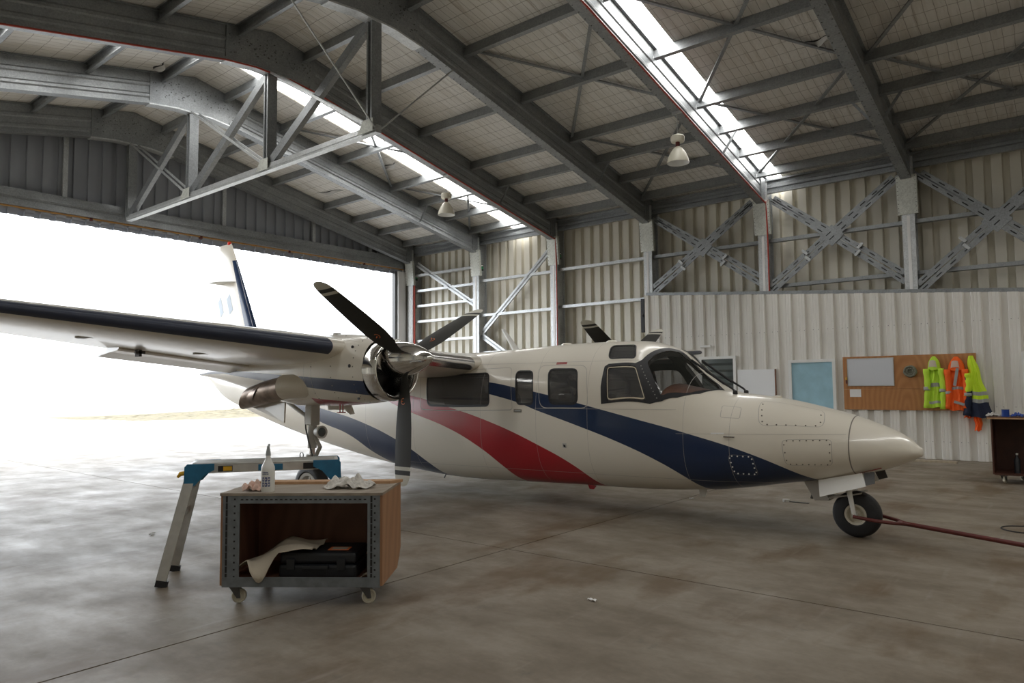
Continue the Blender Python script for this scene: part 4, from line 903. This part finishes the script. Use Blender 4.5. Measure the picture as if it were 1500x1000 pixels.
bo_ = garment(t, 'jacket_body', 2.045, 1.90, .98, [(0, .07), (.12, .15), (.5, .155), (1, .16)], [(0, .05), (.3, .10), (1, .11)], ['hi_orange', 'reflective'], [(.50, .57, 1)], 8)
hood(t, 2.05, 2.03, .14, 'hi_orange', 'rag_pink', 2); sleeve(t, 2.19, 1.78, 2.20, 1.0, .06, .05, 'hi_orange', .09, (.55, .62)); sleeve(t, 1.90, 1.78, 1.90, 1.02, .06, .05, 'hi_orange', .09)
MB().bar((XB-.137, 2.02, 1.80), (XB-.145, 2.08, 1.46), .05, .02, (1, 0, 0)).build('sash_band', 'reflective', t); MB().bar((XB-.15, 2.10, 1.15), (XB-.15, 1.93, 1.09), .05, .02, (1, 0, 0)).build('hem_band', 'reflective', t)
t = thing('hi_vis_jacket', (XB, 1.75, .85), 'yellow and navy hi-vis jacket hung at the edge of the plywood board', 'jacket', 'hi-vis jackets on the plywood board')
garment(t, 'jacket_body', 1.80, 2.04, .85, [(0, .035), (.15, .085), (.35, .11), (.7, .17), (1, .215)], [(0, .04), (.3, .10), (1, .13)], ['hi_yellow', 'reflective', 'navy_cloth'], [(.595, .64, 1), (.72, .765, 1), (.765, 1.01, 2)], 13, lean=-.11)
sleeve(t, 1.86, 1.62, 1.89, .88, .06, .065, 'navy_cloth', .09); sleeve(t, 1.85, 1.70, 1.87, 1.25, .065, .06, 'hi_yellow', .10, (.85, .98))
t = thing('hi_vis_trousers', (XB, 1.73, .58), 'orange trousers showing below the yellow and navy jacket', 'trousers')
garment(t, 'trouser_leg', 1.735, 1.2, .59, [(0, .06), (1, .06)], [(0, .05), (1, .06)], ['hi_orange'], [], 21, x0=XB); garment(t, 'trouser_leg', 1.885, 1.2, .835, [(0, .055), (1, .075)], [(0, .05), (1, .06)], ['hi_orange'], [], 22)
# ------------------------------------------------------------------ open-front box cart on casters
def frame_M(o, e1): e1 = Vector((e1[0], e1[1], 0)).normalized(); e2 = Vector((-e1.y, e1.x, 0)); return Matrix(((e1.x, e2.x, 0, o[0]), (e1.y, e2.y, 0, o[1]), (0, 0, 1, o[2]), (0, 0, 0, 1)))
CM = frame_M((2.635, 4.785, 0), (.60, -.80)); CW, CD, CZ = 1.11, .64, .775
def caster(t, M_, x, y, r, turn, m_='caster'):
    mb = MB(M_); mb.box((x-.05, y-.05, 2*r+.020), (x+.05, y+.05, 2*r+.028)); mb.build('caster_plate', 'steel_dark', t)
    K = M_ @ Matrix.Translation((x, y, 0)) @ Matrix.Rotation(turn, 4, 'Z')
    mb = MB(K); 
    for s_ in (-1, 1): mb.prism([(-.035, s_*.026, 2*r+.02), (.035, s_*.026, 2*r+.02), (.045, s_*.026, r-.012), (.02, s_*.026, r-.012)], (0, s_*.004, 0))
    mb.box((-.035, -.026, 2*r+.014), (.035, .026, 2*r+.02)); c_ = mb.build('caster_fork', 'steel_dark', t)
    MB(K).lathe((.03, -.017, r), (0, 1, 0), [(0, .012), (0, r*.35), (.006, r*.42), (.006, r*.72), (0, r*.8), (.004, r*.98), (.017, r), (.030, r*.98), (.034, r*.8), (.028, r*.72), (.028, r*.42), (.034, r*.35), (.034, .012)], 28).build('caster_wheel', m_, c_, smooth='auto')
def box_cart(t, M_, w, d, z0, z1, cut):
    B = lambda n_, m_, a, b, **k_: MB(M_).box(a, b).build(n_, m_, t, **k_)
    MB(M_).prism([(w+.002, .0, z0), (w+.002, d*.80 if cut else d, z0), (w+.002, d, z0+.13 if cut else z0), (w+.002, d, z1-.01), (w+.002, 0, z1-.01)], (.018, 0, 0)).build('side_panel', 'cart_ply', t)
    B('side_panel', 'cart_ply', (-.020, 0, z0), (-.002, d, z1-.01))
    return B
cart = thing('box_cart', (*(CM @ Vector((CW/2, CD/2, 0))).xy, 0), 'open-front plywood box cart framed in slotted grey steel angle on casters', 'cart')
B = box_cart(cart, CM, CW, CD, .135, CZ, True)
B('back_panel', 'ply_red', (0, CD-.014, .14), (CW, CD, CZ-.02)); B('shelf_board', 'ply_red', (.0, .01, .15), (CW, CD-.014, .165)); B('top_board', 'cart_top', (-.022, -.012, CZ-.018), (CW+.022, CD, CZ))
B('inner_lining', 'ply_red', (.0, .03, .165), (.004, CD-.014, CZ-.02)); B('inner_lining', 'ply_red', (CW-.004, .03, .165), (CW, CD-.014, CZ-.02))
def slotted(n_, a, b, along, nn):
    mb = MB(CM); mb.box(a, b); mb.mi = 1
    for i in range(nn):
        q = (i+.5)/nn
        if along == 'z':
            z = a[2]+(b[2]-a[2])*q
            for xo, hh, ww in ((a[0]+.028, .022, .007), (b[0]-.035, .006, .006)): mb.box((xo-ww, a[1]-.0015, z-hh), (xo+ww, a[1]+.001, z+hh))
        else:
            x = a[0]+(b[0]-a[0])*q; mb.box((x-.009, a[1]-.0015, (a[2]+b[2])/2-.004), (x+.009, a[1]+.001, (a[2]+b[2])/2+.004))
    return mb.build(n_, ['angle_steel', 'black'], cart)
slotted('corner_post', (-.002, -.008, .125), (.118, .0, CZ-.018), 'z', 13); slotted('corner_post', (CW-.085, -.008, .125), (CW+.002, .0, CZ-.018), 'z', 13)
slotted('top_rail', (.118, -.009, CZ-.072), (CW-.085, -.001, CZ-.018), 'x', 26)
B('bottom_rail', 'angle_steel', (.0, -.010, .128), (CW, -.002, .195)); B('bottom_frame', 'steel_dark', (.0, 0, .128), (CW, .04, .15)); B('bottom_frame', 'steel_dark', (0, CD-.05, .128), (CW, CD-.01, .15))
for x, y, a in ((.065, .06, .15), (.99, .06, .3), (.085, CD-.12, .2), (1.0, CD-.12, 1.4)): caster(cart, CM, x, y, .05, a)
# tool case, brown paper, plank, bottle, rags
t = thing('tool_case', CM @ Vector((.65, .25, .165)), 'black plastic power-tool case lying inside the open box cart', 'case')
MB(CM).box((.37, .07, .165), (.93, .43, .262)).build('case_base', 'plastic_black', t, bevel=.02); MB(CM).box((.375, .075, .268), (.925, .425, .345)).build('case_lid', 'plastic_black', t, bevel=.02)
for x in (.46, .82): MB(CM).box((x-.03, .058, .225), (x+.03, .07, .305)).build('latch', 'plastic_black', t, bevel=.004)
mb = MB(CM); mb.box((.555, .035, .235), (.735, .055, .262)); mb.box((.555, .05, .235), (.58, .075, .262)); mb.box((.71, .05, .235), (.735, .075, .262)); mb.build('carry_handle', 'plastic_black', t, bevel=.006)
MB(CM).box((.70, .15, .346), (.85, .25, .348)).build('orange_sticker', 'orange', t); MB(CM).box((.72, .165, .348), (.83, .235, .349)).build('sticker_print', 'kraft', t)
def cloth_grid(fn, nu=26, nv=20): return [[fn(i/nu, j/nv) for j in range(nv+1)] for i in range(nu+1)]
def kraft(u_, v_):
    x = .06+.57*u_; y = .015+.38*v_; z = .215+.16*max(0, min(1, (u_-.02)/.5))**.8+.016*math.sin(9*u_+4*v_)+.010*math.sin(17*v_+6*u_)
    if x > .36: z = max(z, .362+.006*math.sin(11*v_+9*u_))
    w = max(0, 1-v_/.22)*max(0, math.sin(PI*max(0, min(1, (u_-.18)/.40))))
    return (x, y-.065*min(1, w*1.6), z-(z-.165)*w**1.4)
o = MB(CM).grid(cloth_grid(kraft)).build('brown_paper', 'kraft', origin=CM @ Vector((.35, .2, .17)), smooth=True, fix=False); tag(o, 'crumpled sheet of brown packing paper over the end of the tool case', 'paper')
o.modifiers.new('s', 'SOLIDIFY').thickness = .003
o = MB(CM).grid(cloth_grid(lambda a, b: (.955+.10*a, .05+.12*b, .168+.05*a+.012*math.sin(9*b+5*a)), 8, 8)).build('paper_scrap', 'kraft', origin=CM @ Vector((.96, .1, .168)), smooth=True, fix=False); tag(o, 'small curled paper scrap beside the tool case in the cart', 'paper')
PM = CM @ Matrix.Translation((.56, .50, CZ)) @ Matrix.Rotation(math.radians(2), 4, 'Z')
o = MB(PM).prism([(-.56, -.05, 0), (-.44, .07, 0), (.60, .07, 0), (.60, .03, 0), (.52, -.05, 0)], (0, 0, .02)).build('wood_plank', 'plank', origin=PM.translation); tag(o, 'thin bare wood plank lying along the back of the box cart top', 'plank')
bc = CM @ Vector((.285, .075, CZ))
t = thing('spray_bottle', bc, 'white plastic spray bottle with blue printed label standing on the box cart', 'bottle')
MB().lathe(bc, (0, 0, 1), [(0, .03), (0, .044), (.008, .047), (.165, .047), (.18, .044), (.215, .026), (.24, .017), (.262, .016)], 28).build('bottle_body', 'bottle', t, smooth='auto')
d_ = Vector((.75, .661, 0)).normalized(); s1 = Vector((.661, -.75, 0)).normalized()
mb = MB(); mb.lathe(bc+Vector((0, 0, .255)), (0, 0, 1), [(0, .018), (.02, .017), (.05, .011), (.065, .010), (.07, .004)], 16); mb.build('nozzle_cap', 'bottle_trigger', t, smooth='auto')
MB().path([bc+Vector((0, 0, .315)), bc+Vector((0, 0, .325))+d_*.01, bc+Vector((0, 0, .33))+d_*.02], .009, 8).build('nozzle', 'bottle_trigger', t)
def on_bottle(a, z, r=.0478): ang_ = a; v = -d_*math.cos(ang_)+s1*math.sin(ang_); return bc+v*r+Vector((0, 0, z))
mb = MB()
for r_ in range(2):
    for c_ in range(3):
        a0 = -.62+c_*.44; z0 = .040+r_*.036
        mb.grid([[on_bottle(a0+.34*q, z0+.029*w) for q in (0, .5, 1)] for w in (0, 1)])
mb.build('label_icons', 'print_blue', t, fix=False)
mb = MB()
for r_ in range(2):
    for c_ in range(3):
        a0 = -.62+c_*.44; z0 = .040+r_*.036; mb.grid([[on_bottle(a0+.10+.14*q, z0+.008+.013*w, .0481) for q in (0, 1)] for w in (0, 1)])
mb.build('icon_glyphs', 'bottle', t, fix=False)
mb = MB()
for row, wds in ((.136, ((-.60, -.46), (-.42, .32))), (.124, ((-.60, -.36), (-.32, .10), (.14, .38)))):
    for a, b in wds:
        n = max(2, int((b-a)/.07))
        for i in range(n):
            q0 = a+(b-a)*i/n; q1 = a+(b-a)*(i+.72)/n; mb.grid([[on_bottle(q, row+.0075*w) for q in (q0, q1)] for w in (0, 1)])
mb.build('label_lettering', 'print_blue', t, fix=False)
def rag(name, M_, sx, sy, h, m_, seed, lab):
    r_ = np.random.default_rng(seed); ph = r_.uniform(0, 6, 8); n = 22
    def fn(a, b):
        u_, v_ = 2*a-1, 2*b-1; e_ = max(0, 1-(u_*u_+v_*v_)*.55); z = h*e_*(.45+.30*math.sin(5*u_+ph[0])*math.sin(4*v_+ph[1])+.22*math.sin(11*u_+ph[2]+3*v_)+.18*math.sin(13*v_+ph[3]-4*u_))
        return (sx*u_*(1+.12*math.sin(6*v_+ph[4])), sy*v_*(1+.15*math.sin(5*u_+ph[5])), .004+max(0, z))
    o = MB(M_).grid(cloth_grid(fn, n, n)).build(name, m_, origin=M_.translation, smooth=True, fix=False); o.modifiers.new('s', 'SOLIDIFY').thickness = .003; return tag(o, lab, 'rag')
rag('rag', CM @ Matrix.Translation((.165, .14, CZ)), .075, .07, .085, 'rag_pink', 4, 'faded pink rag bunched against the spray bottle')
rag('rag', CM @ Matrix.Translation((.83, .24, CZ)), .165, .085, .11, 'rag_white', 9, 'crumpled white rag on the box cart top')
# ------------------------------------------------------------------ folding step platform
SM = frame_M((2.77, 5.59, 0), (.81, -.586)); SLN, SW, SZ = 1.16, .33, .915
t = thing('step_platform', SM @ Vector((SLN/2, SW/2, 0)), 'folding aluminium work platform with blue hinge brackets behind the box cart', 'step platform')
B = lambda n_, m_, a, b, **k_: MB(SM).box(a, b).build(n_, m_, t, **k_)
B('deck', 'aluminium', (.0, .0, SZ-.012), (SLN, SW, SZ), bevel=.004)
for i in range(7): B('deck_tread', 'aluminium', (.03, .03+.043*i, SZ), (SLN-.03, .045+.043*i, SZ+.004))
B('side_rail', 'aluminium', (.04, -.004, SZ-.075), (SLN-.04, .022, SZ-.012)); B('side_rail', 'aluminium', (.04, SW-.022, SZ-.075), (SLN-.04, SW+.004, SZ-.012))
B('warning_sticker', 'black', (.225, -.006, SZ-.066), (.335, -.003, SZ-.020)); B('warning_sticker_print', 'yellow', (.265, -.008, SZ-.060), (.33, -.005, SZ-.026))
B('maker_sticker', 'step_blue', (.53, -.006, SZ-.068), (.72, -.003, SZ-.018)); B('dark_sticker', 'black', (.88, -.006, SZ-.068), (1.02, -.003, SZ-.018))
for end in (0, 1):
    sg = -1 if end == 0 else 1; xe = 0 if end == 0 else SLN
    for yy_, yf in ((0, -.11), (SW, .40)):
        tp = Vector((xe+sg*-.03, yy_, SZ-.06)); ft = Vector((xe+sg*.155, yf, 0)); lg = MB(SM); lg.bar(tp, ft+Vector((0, 0, .04)), .028, .075, (1, 0, 0)); lo = lg.build('leg', 'aluminium', t)
        fo_ = MB(SM); fo_.bar(ft+(tp-ft)*.055, ft, .04, .085, (1, 0, 0)); fo_.build('rubber_foot', 'rubber', lo)
        o_ = -.026 if yy_ == 0 else .020
        MB(SM).prism([(xe-sg*.0, yy_+o_, SZ+.002), (xe-sg*.20, yy_+o_, SZ+.002), (xe-sg*.20, yy_+o_, SZ-.05), (xe-sg*.13, yy_+o_, SZ-.085), (xe-sg*.06, yy_+o_, SZ-.165), (xe-sg*.005+sg*.03, yy_+o_, SZ-.20), (xe-sg*-.02, yy_+o_, SZ-.02)], (0, .006, 0)).build('hinge_bracket', 'step_blue', t)
    MB(SM).bar((xe+sg*.05, -.035, .52), (xe+sg*.05, SW+.03, .52), .03, .05).build('rung', 'aluminium', t)
    MB(SM).bar((xe+sg*.005, -.01, .72), (xe+sg*.005, SW, .72), .03, .05).build('rung', 'aluminium', t)
MB(SM).path([(-.02, .01, SZ-.07), (-.055, .01, SZ-.075), (-.075, .01, SZ-.10)], [.018, .018, .010], 8).build('release_catch', 'yellow', t)
# ------------------------------------------------------------------ tow bar
t = thing('tow_bar', (7.65, .9, 0), 'dark red steel tow bar hooked to the nose wheel axle', 'tow bar')
MB().path([(7.50, 1.86, .22), (7.50, 1.66, .20), (7.56, 1.52, .185), (7.64, 1.42, .175)], .017, 8).build('fork_arm', 'tow_red', t); MB().path([(7.82, 1.86, .22), (7.82, 1.66, .20), (7.75, 1.52, .185), (7.66, 1.42, .175)], .017, 8).build('fork_arm', 'tow_red', t)
MB().tube((7.65, 1.46, .18), (7.65, -.25, .025), .021, n=12).build('bar', 'tow_red', t, smooth='auto'); MB().tube((7.45, -.25, .022), (7.85, -.25, .022), .018).build('tee_handle', 'tow_red', t, smooth='auto')
MB().prism([(7.57, 1.50, .183), (7.73, 1.50, .183), (7.67, 1.36, .170), (7.63, 1.36, .170)], (0, 0, .012)).build('yoke_plate', 'tow_red', t)
o = MB().path([(9.35+.02*math.sin(q*3), .10+.3*q, .006) for q in np.linspace(-2, .9, 14)]+[(9.0+.2*math.cos(q), .60+.17*math.sin(q)*1.2, .006) for q in np.linspace(.3, 5.6, 16)], .006, 6).build('cable', 'black', origin=(9.0, .6, 0)); tag(o, 'thin black cable looped on the floor beyond the tow bar', 'cable')
# small things on the floor
t = thing('spanner', (9.45, 3.03, 0), 'small metal spanner lying on the floor behind the nose wheel', 'spanner')
MB().box((9.40, 2.85, .0), (9.43, 3.10, .010)).build('shank', 'steel_dark', t); MB().lathe((9.415, 3.13, 0), (0, 0, 1), [(0, .045), (.03, .045), (.034, .02)], 14).build('head', 'aluminium', t)
def scrap(x, y, s_, seed, lab):
    r_ = np.random.default_rng(seed); o = MB(Matrix.Translation((x, y, .003)) @ Matrix.Rotation(r_.uniform(0, 3), 4, 'Z')).grid(cloth_grid(lambda a, b: (s_*(a-.5), s_*.4*(b-.5), .012*abs(math.sin(6*a+3*b))), 6, 4)).build('litter_scrap', 'paper', origin=(x, y, 0), fix=False); o.modifiers.new('s', 'SOLIDIFY').thickness = .002; tag(o, lab, 'scrap')
scrap(4.29, 2.79, .07, 1, 'crumpled white scrap on the open floor in front of the fuselage'); scrap(3.45, 7.7, .09, 2, 'flat white scrap on the floor beside the step platform'); scrap(3.25, 6.9, .08, 3, 'thin white sliver on the floor near the step platform legs'); scrap(8.9, 4.2, .06, 5, 'tiny white scrap on the floor under the aircraft nose')
o = MB().box((15.68, 2.04, 0), (15.84, 3.9, .035)).build('floor_plank', 'old_plank', origin=(15.76, 3.0, 0)); tag(o, 'weathered plank lying on the floor along the ribbed wall', 'plank')
# ------------------------------------------------------------------ brown cart at the right
RM = frame_M((12.93, 1.22, 0), (.04, -1)); t = thing('brown_cart', RM @ Vector((.55, .35, 0)), 'dark brown open wooden cart below the hanging hi-vis jackets', 'cart')
B = lambda n_, m_, a, b, **k_: MB(RM).box(a, b).build(n_, m_, t, **k_)
B('side_panel', 'cart_brown', (0, 0, .135), (.02, .70, .96)); B('side_panel', 'cart_brown', (1.08, 0, .135), (1.10, .70, .96)); B('back_panel', 'cart_brown', (.02, .68, .135), (1.08, .70, .96)); B('bottom_board', 'cart_brown', (.02, 0, .125), (1.08, .68, .15)); B('top_board', 'cart_brown', (-.05, -.03, .96), (1.14, .72, .995)); B('front_edge', 'plank', (-.04, -.034, .962), (1.13, -.028, .985))
for x, y, a in ((.13, .07, 1.3), (.97, .07, 1.0), (.34, .58, .3), (.97, .62, 1.9)): caster(t, RM, x, y, .048, a)
q = RM @ Vector((.19, .12, .995)); t = thing('paint_tin', q, 'blue tin standing on the brown cart', 'tin'); MB().lathe(q, (0, 0, 1), [(0, .02), (0, .05), (.10, .05), (.105, .052), (.11, .05), (.108, .002)], 24).build('tin_body', 'blue_plastic', t, smooth='auto'); MB().lathe(q, (0, 0, 1), [(.108, .051), (.116, .053), (.118, .045)], 24).build('rim', 'aluminium', t)
rag('rag', RM @ Matrix.Translation((.035, .18, .995)), .09, .06, .07, 'crumple', 31, 'grey crumpled rag on the brown cart beside the blue tin'); rag('rag', RM @ Matrix.Translation((.335, .12, .995)), .075, .06, .075, 'blue_plastic', 33, 'bright blue cloth bunched on the brown cart')
o = MB(RM).box((.42, .08, .995), (.62, .22, 1.05)).build('red_box', 'red_paint', origin=RM @ Vector((.52, .15, .995)), bevel=.005); tag(o, 'small dark red box on the brown cart', 'box')
q = RM @ Vector((.30, .18, .15)); t = thing('bottle', q, 'dark bottle standing on the bottom board inside the brown cart', 'bottle'); MB().lathe(q, (0, 0, 1), [(0, .03), (0, .04), (.20, .04), (.24, .018), (.27, .016)], 20).build('bottle_body', 'plastic_black', t, smooth='auto'); MB().lathe(q, (0, 0, 1), [(.27, .019), (.30, .019), (.302, .005)], 16).build('cap', 'aluminium', t)
t = thing('wall_tube', (XF, 7.2, 2.42), 'short white tube stub mounted on the ribbed wall above the louvre window', 'tube')
MB().tube((XF-.05, 7.10, 2.45), (XF-.05, 7.36, 2.45), .035).build('tube_body', 'white_paint', t, smooth='auto'); MB().box((XF-.03, 7.2, 2.42), (XF, 7.26, 2.48)).build('wall_clip', 'white_paint', t)
# torn slits in the roof lining, with the slack edge hanging
for xa, ya, xb, yb in ((6.38, 14.72, 6.43, 14.25), (12.38, 17.45, 12.56, 16.5), (12.14, 14.3, 12.12, 13.7), (12.28, 3.6, 12.27, 3.05)):
    n = 12; top_, bot_, hang = [], [], []
    for i in range(n+1):
        q = i/n; x = xa+(xb-xa)*q+.03*math.sin(9*q+ya); y = ya+(yb-ya)*q; w = .012+.05*math.sin(PI*q)*abs(math.sin(5*q+xa)); z = zroof(x)-.006
        top_.append((x-w/2, y, z)); bot_.append((x+w/2, y, z)); hang.append((x+w/2+.05*math.sin(PI*q), y, z-.09*math.sin(PI*q)))
    te_ = MB().grid([top_, bot_]).build('lining_tear', 'black', ce, fix=False); MB().grid([bot_, hang]).build('loose_edge', 'foil_plain', te_, fix=False)
